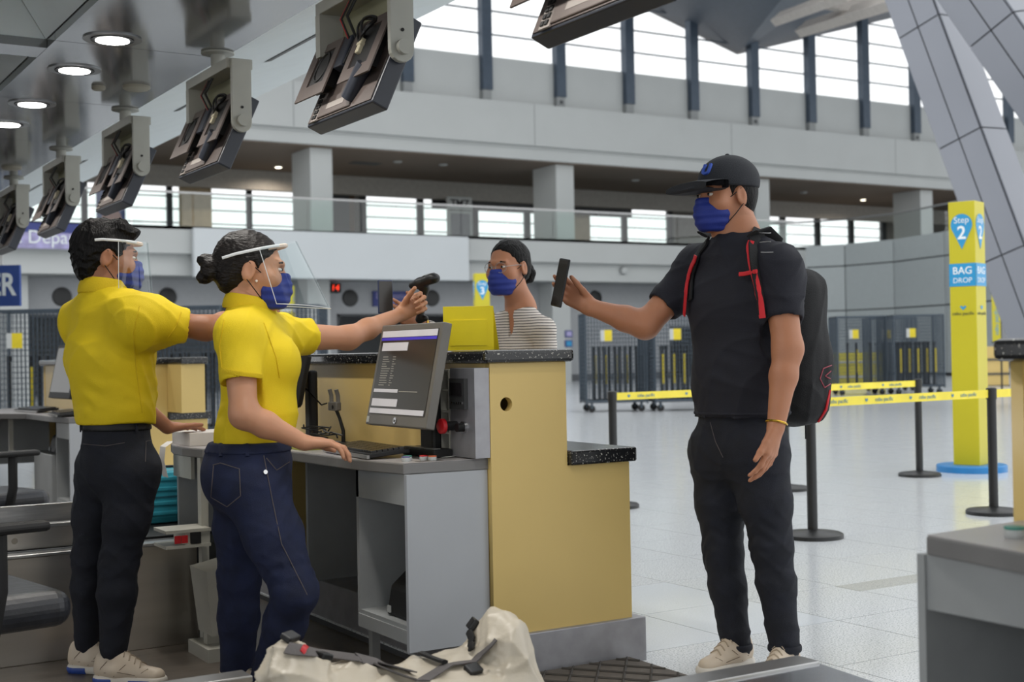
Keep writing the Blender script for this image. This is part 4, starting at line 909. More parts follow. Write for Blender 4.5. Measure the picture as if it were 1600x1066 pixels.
# ================================================================ ORGANIC SHAPES (signed distance fields, meshed with surface nets)
V = lambda p: np.array(p, dtype=np.float32)
def _smin(a, b, k):
    if k <= 0: return np.minimum(a, b)
    h = np.clip(.5+.5*(b-a)/k, 0, 1); return b*(1-h)+a*h-k*h*(1-h)
class Sdf:
    def __init__(s): s.p = []
    def cap(s, a, b, ra, rb=None, k=.02, flat=None, op='add'):
        a, b = V(a), V(b); rb = ra if rb is None else rb; R = max(ra, rb)
        if flat is not None: fa, fs = V(flat[0])/np.linalg.norm(V(flat[0])), flat[1]
        def fn(p):
            ab = b-a; L = float(ab@ab)+1e-9
            t = np.clip(((p-a)@ab)/L, 0, 1); q = p-a-t[..., None]*ab
            if flat is not None:
                c = q@fa; q = q+(c*(1/fs-1))[..., None]*fa
            d = np.sqrt((q*q).sum(-1))-(ra+(rb-ra)*t)
            return d*(fs if flat is not None and fs < 1 else 1) if flat is not None else d
        RR = R*(max(1, flat[1]) if flat is not None else 1)
        s.p.append((fn, np.minimum(a, b)-RR, np.maximum(a, b)+RR, op, k)); return s
    def ell(s, c, r, R=None, k=.02, op='add'):
        c, r = V(c), V(r); Rm = V(R) if R is not None else np.eye(3, dtype=np.float32)   # rows = axes
        ext = np.sqrt(((Rm*r[:, None])**2).sum(0))
        def fn(p):
            q = (p-c)@Rm.T; k0 = np.sqrt(((q/r)**2).sum(-1)); k1 = np.sqrt(((q/(r*r))**2).sum(-1))+1e-6
            return k0*(k0-1)/k1
        s.p.append((fn, c-ext, c+ext, op, k)); return s
    def rbox(s, c, h, R=None, rd=.01, k=.02, op='add'):
        c, h = V(c), V(h); Rm = V(R) if R is not None else np.eye(3, dtype=np.float32)
        ext = (np.abs(Rm)*h[:, None]).sum(0)
        def fn(p):
            q = np.abs((p-c)@Rm.T)-(h-rd); return np.sqrt((np.maximum(q, 0)**2).sum(-1))+np.minimum(q.max(-1), 0)-rd
        s.p.append((fn, c-ext, c+ext, op, k)); return s
    def cut(s, p0, n, k=0):
        p0, n = V(p0), V(n)/np.linalg.norm(V(n))
        s.p.append((lambda p: (p-p0)@n, None, None, 'int', k)); return s
    def grow(s, d): s.p.append((d, None, None, 'grow', 0)); return s
    def disp(s, fn): s.p.append((fn, None, None, 'disp', 0)); return s
    def mesh(s, name, h, m, parent=None):
        lo = np.min([q[1] for q in s.p if q[1] is not None and q[3] == 'add'], 0)-.03; hi = np.max([q[2] for q in s.p if q[1] is not None and q[3] == 'add'], 0)+.03
        n = np.ceil((hi-lo)/h).astype(int)+1
        ax = [(lo[i]+h*np.arange(n[i])).astype(np.float32) for i in range(3)]
        F = np.full(n, .2, np.float32)
        for fn, b0, b1, op, k in s.p:
            if op in ('add', 'sub'):
                pad = k+3*h
                i0 = np.clip(((b0-pad-lo)/h).astype(int), 0, n-1); i1 = np.clip(((b1+pad-lo)/h).astype(int)+2, 1, n)
                sl = tuple(slice(i0[j], i1[j]) for j in range(3))
                if any(i1[j] <= i0[j] for j in range(3)): continue
                p = np.stack(np.meshgrid(*[ax[j][sl[j]] for j in range(3)], indexing='ij'), -1)
                d = fn(p)
                F[sl] = _smin(F[sl], d, k) if op == 'add' else -_smin(-F[sl], d, k)
            elif op == 'grow': F -= fn
            else:
                idx = np.nonzero(np.abs(F) < .03) if op == 'disp' else np.nonzero(F < .19)
                p = np.stack([ax[j][idx[j]] for j in range(3)], -1); d = fn(p)
                if op == 'int': F[idx] = -_smin(-F[idx], -d.astype(np.float32), k)
                else: F[idx] += d.astype(np.float32)
        S = F < 0
        c8 = np.zeros(n-1, np.uint8)
        offs = [(a, b, c) for a in (0, 1) for b in (0, 1) for c in (0, 1)]
        sh = lambda A, o: A[o[0]:n[0]-1+o[0], o[1]:n[1]-1+o[1], o[2]:n[2]-1+o[2]]
        for o in offs: c8 += sh(S, o)
        act = (c8 > 0) & (c8 < 8); ijk = np.argwhere(act); N = len(ijk)
        idx = np.full(n-1, -1, np.int32); idx[act] = np.arange(N)
        acc = np.zeros((N, 3)); cnt = np.zeros(N)
        for a in offs:
            for e in range(3):
                if a[e]: continue
                b = list(a); b[e] = 1
                fa = F[tuple((ijk+a).T)]; fb = F[tuple((ijk+b).T)]; m_ = (fa < 0) != (fb < 0)
                t = np.where(m_, fa/(fa-fb+1e-12), 0); pos = np.array(a, float)+t[:, None]*(np.array(b)-np.array(a)); acc[m_] += pos[m_]; cnt[m_] += 1
        vs = (lo+(ijk+acc/np.maximum(cnt, 1)[:, None])*h).astype(np.float32)
        quads = []
        for e in range(3):
            o1 = [0, 0, 0]; o1[e] = 1; u_, w_ = [(1, 2), (2, 0), (0, 1)][e]
            A = S[tuple(slice(0, n[j]-1) if j == e else slice(1, n[j]-1) for j in range(3))]
            B = S[tuple(slice(1, n[j]) if j == e else slice(1, n[j]-1) for j in range(3))]
            for flip, mk in ((False, A & ~B), (True, B & ~A)):
                q = np.argwhere(mk)
                if not len(q): continue
                for j in range(3):
                    if j != e: q[:, j] += 1
                def cell(du, dw):
                    r = q.copy(); r[:, u_] -= du; r[:, w_] -= dw; return idx[tuple(r.T)]
                c = [cell(1, 1), cell(0, 1), cell(0, 0), cell(1, 0)]
                quads.append(np.stack(c if not flip else c[::-1], 1))
        Q = np.concatenate(quads).astype(np.int32)
        me = bpy.data.meshes.new(name); me.vertices.add(N); me.vertices.foreach_set('co', vs.ravel())
        me.loops.add(Q.size); me.loops.foreach_set('vertex_index', Q.ravel()); me.polygons.add(len(Q))
        me.polygons.foreach_set('loop_start', np.arange(0, Q.size, 4, dtype=np.int32)); me.polygons.foreach_set('loop_total', np.full(len(Q), 4, np.int32))
        me.update(); me.validate(); me.polygons.foreach_set('use_smooth', np.ones(len(Q), bool)); me.materials.append(m)
        o = bpy.data.objects.new(name, me); COL.objects.link(o)
        if parent: o.parent = parent
        return o
    def copy(s): r = Sdf(); r.p = list(s.p); return r
def folds(amp, seed, freq=28, zst=1.0, mask=None):
    """soft cloth folds: broad swells with narrow ridges riding on them"""
    r = np.random.RandomState(seed); D = [(r.randn(3)*np.array([1, 1, zst]), r.rand()*6.28, r.rand()*6.28) for _ in range(6)]
    def fn(p):
        v = 0
        for i, (d, a, b) in enumerate(D):
            d = d/np.linalg.norm(d); e = np.roll(d, 1); w = np.sin(p@V(e)*freq*.7+b)*1.3
            rdg = (1-np.abs(np.sin((p@V(d))*freq*(.7+.22*i)+a+w)))**2.5
            v = v-rdg*np.clip(.35+.65*np.sin(p@V(np.roll(e, 1))*freq*.45+a*2), 0, 1)
        v = v*amp*.95+amp*.4
        return v*mask(p) if mask else v
    return fn
def rings(a, b, amp, freq, seed=0, c=None, w=.1):
    amp = amp*.8
    """creases that run round a limb from a to b, strongest near point c"""
    a, b = V(a), V(b); d = (b-a)/np.linalg.norm(b-a); e = V(np.cross(d, (0, 0, 1))) if abs(d[2]) < .9 else V(np.cross(d, (1, 0, 0)))
    cc = V(c) if c is not None else None
    def fn(p):
        q = p-a; t = q@d; s = q@e
        v = np.sin(t*freq*(.8+.12*np.sin(s*30+seed))+3*np.sin(s*26+seed)+2*np.sin(t*17+seed))*amp*(.5+.5*np.sin(t*23+s*31+seed))
        if cc is not None: v = v*np.exp(-((p-cc)**2).sum(-1)/(w*w))
        return v
    return fn
def lerp(a, b, t): return Vector(a)*(1-t)+Vector(b)*t
def ortho(f, up=(0, 0, 1)):
    """rows: forward, left, up"""
    f = Vector(f).normalized(); up = Vector(up); l = up.cross(f).normalized(); u = f.cross(l)
    return f, l, u
def hand(S, wrist, d, n, th, sc=1.0, curl=(20, 35, 25), spread=.06, thumb=(35, 10, 25), thumb_dir=None, rs=1.0):
    """d: finger direction, n: the way the palm faces, th: toward the thumb side"""
    d = Vector(d).normalized(); n = Vector(n); n = (n-d*n.dot(d)).normalized(); th = Vector(th); th = (th-d*th.dot(d)-n*th.dot(n)).normalized()
    w = Vector(wrist); K = []
    for i, (off, L) in enumerate(((.030, .088), (.010, .092), (-.011, .087), (-.030, .078))):
        k_ = w+d*(L*sc)+th*(off*sc); K.append(k_)
        S.cap(w+th*(off*.45*sc), k_, .0155*sc*rs, .0125*sc*rs, k=.012)
    S.cap(w, w+d*.05*sc, .021*sc, .018*sc, k=.02, flat=(n, .75))
    lens = ((.042, .026, .021), (.047, .03, .022), (.043, .028, .021), (.034, .021, .019))
    for i in range(4):
        p = K[i]; a = 0; dd = (d+th*(spread*(1.5-i)*.7)).normalized()
        cs = curl[i] if isinstance(curl[0], (tuple, list)) else curl
        for j in range(3):
            a += math.radians(cs[j]); q = p+(dd*math.cos(a)+n*math.sin(a))*(lens[i][j]*sc)
            S.cap(p, q, (.0098-.0011*j)*sc*rs, (.0090-.0012*j)*sc*rs, k=.004); p = q
    p = w+d*.018*sc+th*.022*sc; td = Vector(thumb_dir).normalized() if thumb_dir is not None else (th*math.sin(math.radians(thumb[0]))+d*math.cos(math.radians(thumb[0]))+n*math.sin(math.radians(thumb[1]))).normalized()
    a = 0
    for j, L in enumerate((.044, .034, .027)):
        q = p+(td*math.cos(a)+(d*.6+n*.4).normalized()*math.sin(a))*(L*sc); S.cap(p, q, (.0155, .0118, .0102)[j]*sc*rs, (.0118, .0102, .0082)[j]*sc*rs, k=.006); p = q; a += math.radians(thumb[2]*.6)
def head(S, c, f, up, sc=1.0, neck=None, nr=.052):
    F, L, U = ortho(f, up); R = [list(F), list(L), list(U)]
    X = lambda x, y, z: Vector(c)+(F*x+L*y+U*z)*sc
    S.ell(X(-.012, 0, .035), [.097*sc, .076*sc, .086*sc], R, k=.02)
    S.ell(X(.03, 0, -.022), [.064*sc, .061*sc, .085*sc], R, k=.03)
    S.ell(X(.046, 0, -.082), [.042*sc, .046*sc, .034*sc], R, k=.025)
    S.cap(X(.078, -.008, -.102), X(.078, .008, -.102), .017*sc, k=.02)
    S.cap(X(.088, 0, .014), X(.110, 0, -.026), .008*sc, .0125*sc, k=.014)
    for s in (-1, 1):
        S.cap(X(.078, s*.042, .026), X(.092, s*.012, .026), .010*sc, .011*sc, k=.014)
        S.ell(X(.062, s*.044, -.024), [.03*sc]*3, None, k=.03)
        S.ell(X(.1, s*.033, .008), [.016*sc, .018*sc, .011*sc], R, k=.012, op='sub')
        S.cap(X(.098, s*.014, -.062), X(.103, 0, -.062), .008*sc, k=.008)
        E = (F*.95+L*s*.31).normalized()
        S.ell(X(-.008, s*.079, -.004), [.021*sc, .008*sc, .034*sc], [list((F-U*.2).normalized()), list(L), list((U+F*.2).normalized())], k=.007)
        S.ell(X(-.004, s*.088, .0), [.011*sc, .007*sc, .02*sc], R, k=.006, op='sub')
    if neck is not None: S.cap(X(-.028, 0, -.05), neck, nr*sc, nr*1.08*sc, k=.03)
    return X, (F, L, U), R
M_skin = mat('skin_warm', (182, 124, 92), .5, var=.05, vscale=14, bump=.05, bscale=220); M_skin2 = mat('skin_tan', (166, 112, 82), .5, var=.05, vscale=14, bump=.05, bscale=220); M_skin3 = mat('skin_light', (196, 142, 110), .5, var=.05, vscale=14)
for m_ in (M_skin, M_skin2, M_skin3):
    b_ = m_.node_tree.nodes['Principled BSDF']; b_.inputs['Subsurface Weight'].default_value = .12; b_.inputs['Subsurface Radius'].default_value = (.02, .008, .004)
M_hair = mat('black_hair', (13, 11, 11), .55, var=.4, vscale=60, bump=.6, bscale=160, stretch=(1, 1, .25), spec=.2); M_hairb = mat('dark_brown_hair', (24, 18, 16), .5, var=.4, vscale=60, bump=.6, bscale=160, stretch=(.4, .4, 1), spec=.3)
M_polo = mat('yellow_polo_knit', (232, 202, 12), .75, var=.05, vscale=5, bump=.25, bscale=420); M_polo2 = mat('yellow_polo_trim', (222, 190, 10), .75, bump=.3, bscale=300)
M_jean = mat('navy_denim', (22, 31, 62), .8, var=.25, vscale=18, bump=.3, bscale=500); M_jean2 = mat('dark_denim', (15, 19, 32), .8, var=.25, vscale=18, bump=.3, bscale=500); M_stitch = mat('denim_stitch', (92, 84, 84), .7); M_tee = mat('navy_tee', (21, 22, 34), .8, var=.12, vscale=8, bump=.2, bscale=420)
M_mask = mat('royal_blue_mask', (28, 48, 136), .65, var=.06, bump=.15, bscale=300); M_eye = mat('eye_white', (225, 220, 214), .3); M_iris = mat('iris_dark', (30, 20, 16), .2); M_shoe = mat('cream_shoe_leather', (206, 190, 170), .5, var=.05); M_soleb = mat('blue_sole', (42, 72, 150), .5); M_solew = mat('sole_white', (212, 206, 196), .6)
M_shield = glassy('visor_plastic', (246, 250, 250), .03, .03); M_rim = mat('visor_rim', (226, 228, 230), .3)
def mask_on(o, X, Fr, R, sc, big=1.0):
    F, L, U = Fr
    S = Sdf(); S.ell(X(.05, 0, -.055), [.068*sc*big, .066*sc*big, .064*sc], R, k=.02); S.cap(X(.10, 0, -.02), X(.104, 0, -.055), .022*sc, .024*sc, k=.03); S.ell(X(.07, 0, -.095), [.046*sc, .045*sc, .03*sc], R, k=.03)
    S.cut(X(.09, 0, -.002), (U*.92+F*-.05)); S.cut(X(.034, 0, -.06), -F+U*.12); S.cut(X(.06, 0, -.118), -U+F*.1, .01)
    zz = V(U); oo = V(X(0, 0, 0))
    S.disp(lambda p: .0016*np.sin(((p-oo)@zz)/sc*230))
    mk = S.mesh('face_mask', .0035, M_mask, o)
    for s in (-1, 1):
        for a, b in (((.042, .06, -.016), (-.006, .083, .022)), ((.044, .052, -.098), (-.012, .083, -.03))):
            MB().tube([X(a[0], s*a[1], a[2]), lerp(X(a[0], s*a[1], a[2]), X(b[0], s*b[1], b[2]), .5)+L*s*.006, X(b[0], s*b[1], b[2])], .0018, 6).build('ear_loop', M_cable, mk)
def eyes_on(o, X, R, Fr, sc, brow=M_hair):
    for s in (-1, 1):
        e = MB(); S = Sdf(); S.ell(X(.0845, s*.033, .007), [.011*sc, .0125*sc, .0058*sc], R); S.mesh('eye', .0025, M_eye, o)
        S = Sdf(); S.ell(X(.0935, s*.033, .0075), [.004*sc, .0062*sc, .0054*sc], R); S.mesh('iris', .002, M_iris, o)
        MB().tube([X(.092, s*.014, .024), X(.0935, s*.03, .0305), X(.084, s*.05, .027)], [.0028*sc, .0036*sc, .0018*sc], 6).build('eyebrow', brow, o, smooth=True)
from mathutils.bvhtree import BVHTree
def bvh(o):
    me = o.data; return BVHTree.FromPolygons([v.co for v in me.vertices], [tuple(p.vertices) for p in me.polygons])
def shoe(o, heel, toe, floor, m=M_shoe, sole=M_solew, accent=None):
    heel, toe = Vector(heel), Vector(toe); heel.z = toe.z = floor; d = (toe-heel); L = d.length; d.normalize(); s = Vector((-d.y, d.x, 0)); z = Vector((0, 0, 1))
    S = Sdf(); S.cap(heel+d*.036+z*.05, heel+d*.10+z*.05, .038, .040, k=.03).cap(heel+d*.10+z*.048, toe-d*.042+z*.034, .042, .034, k=.03, flat=(z, .8)).cap(heel+d*.04+z*.085, heel+d*.075+z*.095, .034, .036, k=.02).cap(heel+d*.085+z*.098, heel+d*.16+z*.062, .030, .026, k=.02)
    S.cap(heel+d*.055+z*.125, heel+d*.065+z*.16, .03, .04, k=.008, op='sub'); S.cut(heel+z*.018, -z)
    sh = S.mesh('shoe', .004, m, o); tr = bvh(sh)
    S = Sdf(); S.cap(heel+d*.042+z*.016, toe-d*.046+z*.016, .046, .046, k=0, flat=(z, .7)); S.cut(heel+z*.032, z, .004); S.cut(heel, -z); so = S.mesh('sole', .004, M_solew, sh)
    if accent:
        for x0, x1 in ((.0, .09), (L*.55, L*.86)):
            T = S.copy(); T.grow(.0012); T.cut(heel+d*x0, -d); T.cut(heel+d*x1, d); T.cut(heel+z*.024, z); T.mesh('sole_accent', .004, accent, so)
    def top(x, y):
        r = tr.ray_cast(heel+d*x+s*y+z*.2, -z); return r[0]+r[1]*.0015 if r[0] is not None else None
    for k in range(5):
        x = .098+k*.021; p = [top(x+.004*abs(q), q*.011) for q in (-2, -1, 0, 1, 2)]
        if all(p): MB().tube(p, (.0028, .0022), 6).build('lace', mat('lace_beige', (176, 160, 140), .8), sh, smooth=True)
    def side(x, h, q):
        r = tr.ray_cast(heel+d*x+z*h+s*(q*.2), -s*q); return r[0]+r[1]*.0008 if r[0] is not None else None
    for q in (-1, 1):
        for path in ([(.03, .03), (.045, .06), (.07, .085)], [(.1, .034), (.125, .06), (.14, .075)], [(L-.1, .03), (L-.075, .05), (L-.06, .06)], [(.06, .045), (.12, .05), (.18, .04)]):
            p = [side(x, h, q) for x, h in path]; p = [w for w in p if w]
            if len(p) > 1: MB().tube(p, .0011, 5).build('panel_seam', mat('seam_brown', (120, 104, 88), .8), sh)
    return sh
def collar(o, neck, F, L, U, r=.066, h=.03, m=M_polo2):
    pts = [Vector(neck)+F*(r*1.02*math.cos(a))+L*(r*1.05*math.sin(a))+U*(.012+.016*(1-math.cos(a))*.9) for a in [math.radians(t) for t in range(12, 349, 12)]]
    MB().tube(pts, (h*.62, .006), 8, flat=Vector(U)).build('collar', m, o, smooth=True)
def hit(tree, u, v, off=.003):
    d = (P(u, v, 1)-CAM_LOC).normalized(); loc, nrm, i, dist = tree.ray_cast(CAM_LOC, d)
    return None if loc is None else (loc+nrm*off, nrm)
def stitch(tree, pts, name, m, parent, r=.0016, off=.001, flat=None, sub=6):
    """a line laid on a surface through photo pixels"""
    out = []; nr = None
    for (a, b) in zip(pts[:-1], pts[1:]):
        for k in range(sub):
            t = k/sub; h_ = hit(tree, a[0]+(b[0]-a[0])*t, a[1]+(b[1]-a[1])*t, off)
            if h_: out.append(h_[0]); nr = nr or h_[1]
    h_ = hit(tree, *pts[-1], off)
    if h_: out.append(h_[0])
    if len(out) > 1: return MB().tube(out, r, 6, flat=(nr.copy() if flat else None)).build(name, m, parent, smooth=True)
def band_of(S, p0, n, half, grow, name, h, m, parent):
    n = Vector(n).normalized(); T = S.copy(); T.grow(grow); T.cut(Vector(p0)+n*half, n); T.cut(Vector(p0)-n*half, -n); return T.mesh(name, h, m, parent)
# ================================================================ PEOPLE
UPV = Vector((0, 0, 1))
def person(label): 
    return label
# ---------------------------------------------------------------- woman at the desk (staff)
def woman_staff():
    F, L, U = ortho((.95, -.31, 0)); flat = (F, .80)
    nb = P(388, 492, 4.42); pel = P(392, 712, 4.38); wst = P(405, 648, 4.40); ch = P(402, 565, 4.40)
    rs, re, rw = P(372, 522, 4.26), P(381, 648, 4.18), P(476, 692, 4.24)
    ls, le, lw = P(438, 526, 4.62), P(544, 528, 4.83), P(628, 490, 5.06)
    rh, rk, ra = P(392, 750, 4.30), P(462, 925, 4.24), P(408, 1085, 4.42)
    lh, lk, la = P(384, 748, 4.46), P(374, 905, 4.50), P(370, 1095, 4.52)
    B = Sdf(); hc = P(393, 424, 4.42); hf = (.93, -.36, -.06)
    X, Fr, R = head(B, hc, hf, (0, 0, 1), 1.06, nb, .05)
    B.cap(nb, pel, .075, .085, k=.04, flat=flat)
    B.cap(rs, ls, .05, k=.03)
    B.cap(rs, re, .054, .043, k=.03).cap(re, lerp(re, rw, .35), .041, .041, k=.03).cap(lerp(re, rw, .35), rw, .041, .025, k=.02)
    B.cap(ls, le, .052, .041, k=.03).cap(le, lerp(le, lw, .35), .040, .038, k=.03).cap(lerp(le, lw, .35), lw, .038, .024, k=.02)
    for a, b, c in ((rh, rk, ra), (lh, lk, la)): B.cap(a, b, .06, .045, k=.03).cap(b, c, .045, .03, k=.03)
    hand(B, rw, (P(545, 693, 4.28)-rw), (0, 0, -1), (F*.3+L), .95, ((22, 34, 22), (20, 34, 24), (20, 32, 24), (22, 30, 22)), spread=.03, thumb=(32, 14, 12))
    gr = P(658, 478, 4.82)
    hand(B, lw, (P(676, 460, 5.06)-lw), (_R*.3-_F*.2-UPV*.5)*0+(L*-1), UPV, .95, ((62, 70, 40), (64, 72, 42), (66, 72, 42), (68, 72, 42)), thumb=(30, 50, 18))
    o = B.mesh('person', .005, M_skin3)
    tag(o, 'woman in yellow polo and jeans with hair bun and face shield holding out a scanner', 'person')
    T = Sdf(); T.cap(pel+U*.06, wst, .138, .132, k=.05, flat=(F, .86)).cap(wst, ch, .132, .142, k=.05, flat=(F, .86)).cap(ch, nb-U*.05, .140, .085, k=.05, flat=(F, .82))
    for s in (-1, 1): T.ell(ch+F*.075+L*s*.06-U*.005, [.062, .066, .068], [list(F), list(L), list(U)], k=.045)
    T.cap(rs, ls, .064, k=.05).cap(nb-U*.02, nb-U*.05, .068, .09, k=.03)
    for q in (rs, ls): T.cap(q, nb-U*.018, .060, .060, k=.05)
    se = lerp(rs, re, .54); sl = lerp(ls, le, .36)
    T.cap(rs, se, .072, .069, k=.03).cap(ls, sl, .070, .064, k=.03)
    T.cut(lerp(rs, re, .50), re-rs) if False else None
    T.cap(se+(re-rs).normalized()*.1, se+(re-rs).normalized()*.075, .085, k=.002, op='sub'); T.cap(sl+(le-ls).normalized()*.1, sl+(le-ls).normalized()*.085, .085, k=.002, op='sub')
    T.cap(nb+U*.03, nb+U*.09, .052, .06, k=.004, op='sub'); T.cut(P(405, 692, 4.4), -U+F*.03)
    T.disp(folds(.0045, 3, 24, .8)); T.disp(rings(wst, pel, .004, 95, 1, P(370, 655, 4.3), .13))
    sh = T.mesh('polo_shirt', .006, M_polo, o); tr = bvh(sh)
    collar(sh, nb+U*.010, F, L, U, .074, .042)
    stitch(tr, [(348, 580), (375, 584), (409, 588)], 'sleeve_hem', M_polo2, sh, (.0022, .008), .001, True)
    stitch(tr, [(412, 505), (432, 560), (437, 590)], 'placket_seam', M_polo2, sh, .002)
    stitch(tr, [(350, 500), (343, 540), (347, 575)], 'sleeve_seam', M_polo2, sh, .0018)
    J = Sdf(); J.cap(pel+U*.05, pel-U*.02, .145, .156, k=.05, flat=(F, .86)).cap(rh+U*.0, lh, .098, k=.05)
    J.ell(P(358, 745, 4.36), [.09, .13, .11], [list(F), list(L), list(U)], k=.06)
    for a, b, c, in ((rh, rk, ra), (lh, lk, la)):
        J.cap(a, lerp(a, b, .5), .110, .092, k=.05).cap(lerp(a, b, .5), b, .092, .070, k=.03).cap(b, lerp(b, c, .3), .068, .067, k=.03).cap(lerp(b, c, .3), c, .067, .05, k=.03)
        J.disp(rings(a, c, .004, 110, 2, b, .14)); J.disp(rings(a, c, .005, 95, 4, c, .16))
    J.cut(P(395, 690, 4.38), U); J.disp(folds(.003, 8, 30))
    jn = J.mesh('jeans', .006, M_jean, o); tj = bvh(jn)
    stitch(tj, [(333, 727), (345, 724), (374, 733), (376, 775), (355, 792), (330, 777), (334, 728)], 'back_pocket', M_stitch, jn, .0016)
    stitch(tj, [(412, 712), (425, 780), (440, 850), (480, 930)], 'side_seam', M_stitch, jn, .0014); stitch(tj, [(416, 716), (432, 735), (452, 722)], 'front_pocket', M_stitch, jn, .0014)
    stitch(tj, [(355, 704), (381, 707)], 'leather_patch', mat('brown_patch', (120, 78, 52), .6), jn, (.002, .008), .002, True)
    for u in (386, 345): stitch(tj, [(u, 692), (u+1, 714)], 'belt_loop', M_jean, jn, (.003, .007), .003, True)
    h_ = hit(tj, 414, 738); MB().cyl(h_[0], h_[0]+h_[1]*.003, .007).build('rivet', M_chrome, jn) if h_ else None
    band_of(J, P(395, 697, 4.38), U, .016, .004, 'waistband', .006, M_jean, jn)
    for c in (ra, la): a = Vector((c.x, c.y, 0)); shoe(o, a-F*.06, a+F*.19, -.03)
    # hair
    H = Sdf(); F2, L2, U2 = Fr; sc = 1.06
    H.ell(X(-.016, 0, .038), [.104*sc, .083*sc, .092*sc], R).ell(X(-.06, 0, -.02), [.05*sc, .06*sc, .06*sc], R, k=.04)
    H.cut(X(.066, 0, .06), F2*.75-U2*.66, .01); H.cut(X(-.05, 0, -.085), -U2+F2*.3, .01)
    for s in (-1, 1): H.ell(X(.0, s*.085, -.012), [.026*sc, .03*sc, .04*sc], R, k=.006, op='sub')
    H.cap(X(-.105, 0, .0), X(-.115, 0, .0), .03, k=.02)
    rr = random.Random(2)
    for k in range(7): a = k*.9; H.ell(X(-.135+.008*math.cos(a*2), .022*math.cos(a), .0+.026*math.sin(a)), [.026, .024, .024], R, k=.006)
    H.disp(folds(.003, 12, 70)); H.mesh('hair', .004, M_hairb, o)
    eyes_on(o, X, R, Fr, sc, M_hairb); mask_on(o, X, Fr, R, sc)
    h_ = hit(bvh(o), 401, 439, .003)
    if h_: Sdf().ell(h_[0], [.005]*3).mesh('earring', .002, mat('pearl', (235, 225, 215), .2), o)
    visor(o, X, sc, 16, back=.085)
    # name badge clip
    h_ = hit(tr, 466, 675, .006)
    if h_: MB().box((-.006, -.01, -.025), (.006, .01, .025), Matrix.Translation(h_[0])).build('badge_clip', M_silver, o, bevel=.003)
    return o, gr, lw
def visor(o, X, sc, tilt, top=(.150, .088), bot=(.205, .10), zt=.062, zb=-.17, back=.07):
    ct, st = math.cos(math.radians(tilt)), math.sin(math.radians(tilt))
    def Q(x, y, z):   # pitch the visor up at the front about the temples
        dz = z-.03; return X(x*ct-dz*st, y, .03+dz*ct+x*st)
    n = 28; rows = 6; vs = []
    for j in range(rows):
        t = j/(rows-1); a_, b_ = top[0]+(bot[0]-top[0])*t, top[1]+(bot[1]-top[1])*t
        for i in range(n): an = math.radians(-82+164*i/(n-1)); vs.append(Q(.0+a_*math.cos(an)**.8 if math.cos(an) > 0 else 0, b_*math.sin(an), zt+(zb-zt)*t*(1-.25*(1-math.cos(an)))))
    fs = [(j*n+i, j*n+i+1, (j+1)*n+i+1, (j+1)*n+i) for j in range(rows-1) for i in range(n-1)]
    v = MB().add(vs, fs).build('face_shield', M_shield, o, smooth=True)
    edge = [vs[j*n] for j in range(rows)]+[vs[(rows-1)*n+i] for i in range(1, n)]+[vs[j*n+n-1] for j in range(rows-2, -1, -1)]
    MB().tube(edge, .0014, 5).build('shield_edge', M_rim, v)
    band = [Q(-back, -.086, .058)]+[Q(-back*.5, -.089, .058)]+[vs[i]*1 for i in range(0, n)]+[Q(-back*.5, .089, .058), Q(-back, .086, .058)]
    band = [Q(-back, -.088, .055), Q(-back*.5, -.092, .058)]+[Q(.108*math.cos(a), .091*math.sin(a), zt-.004) for a in [math.radians(-84+168*i/16) for i in range(17)]]+[Q(-back*.5, .092, .058), Q(-back, .088, .055)]
    MB().tube(band, (.0048, .002), 6, flat=Vector(X(0, 0, 1)-X(0, 0, 0))).build('head_band', M_rim, v, smooth=True)
    fm = [Q(.116*math.cos(a), .07*math.sin(a), zt-.006) for a in [math.radians(-60+120*i/10) for i in range(11)]]
    MB().tube(fm, (.007, .006), 6, flat=Vector(X(0, 0, 1)-X(0, 0, 0))).build('foam_strip', mat('foam', (225, 205, 190), .9), v, smooth=True)
w1, grip, w1lw = woman_staff()
# the scanner in her hand
G = Sdf(); a, b = P(646, 446, 5.08), P(677, 435, 5.02); gh = P(664, 451, 5.07); gb = P(656, 499, 5.10)
G.cap(a, b, .019, .026, k=.02, flat=(UPV, .8)).cap(lerp(a, b, .35), gh, .017, .0155, k=.02).cap(gh, gb, .0145, .0135, k=.015).cap(gb, gb+(b-a).normalized()*.03-UPV*.004, .015, .011, k=.012)
sc_ = G.mesh('barcode_scanner', .003, M_black); tag(sc_, 'black handheld barcode scanner gripped in the outstretched hand', 'scanner')
MB().tube([lerp(a, b, .1)+UPV*.016, lerp(a, b, .6)+UPV*.022, b+UPV*.019], (.012, .003), 8, flat=Vector((_R.y*-1, _R.x, 0))).build('top_cover', M_silver, sc_, smooth=True)
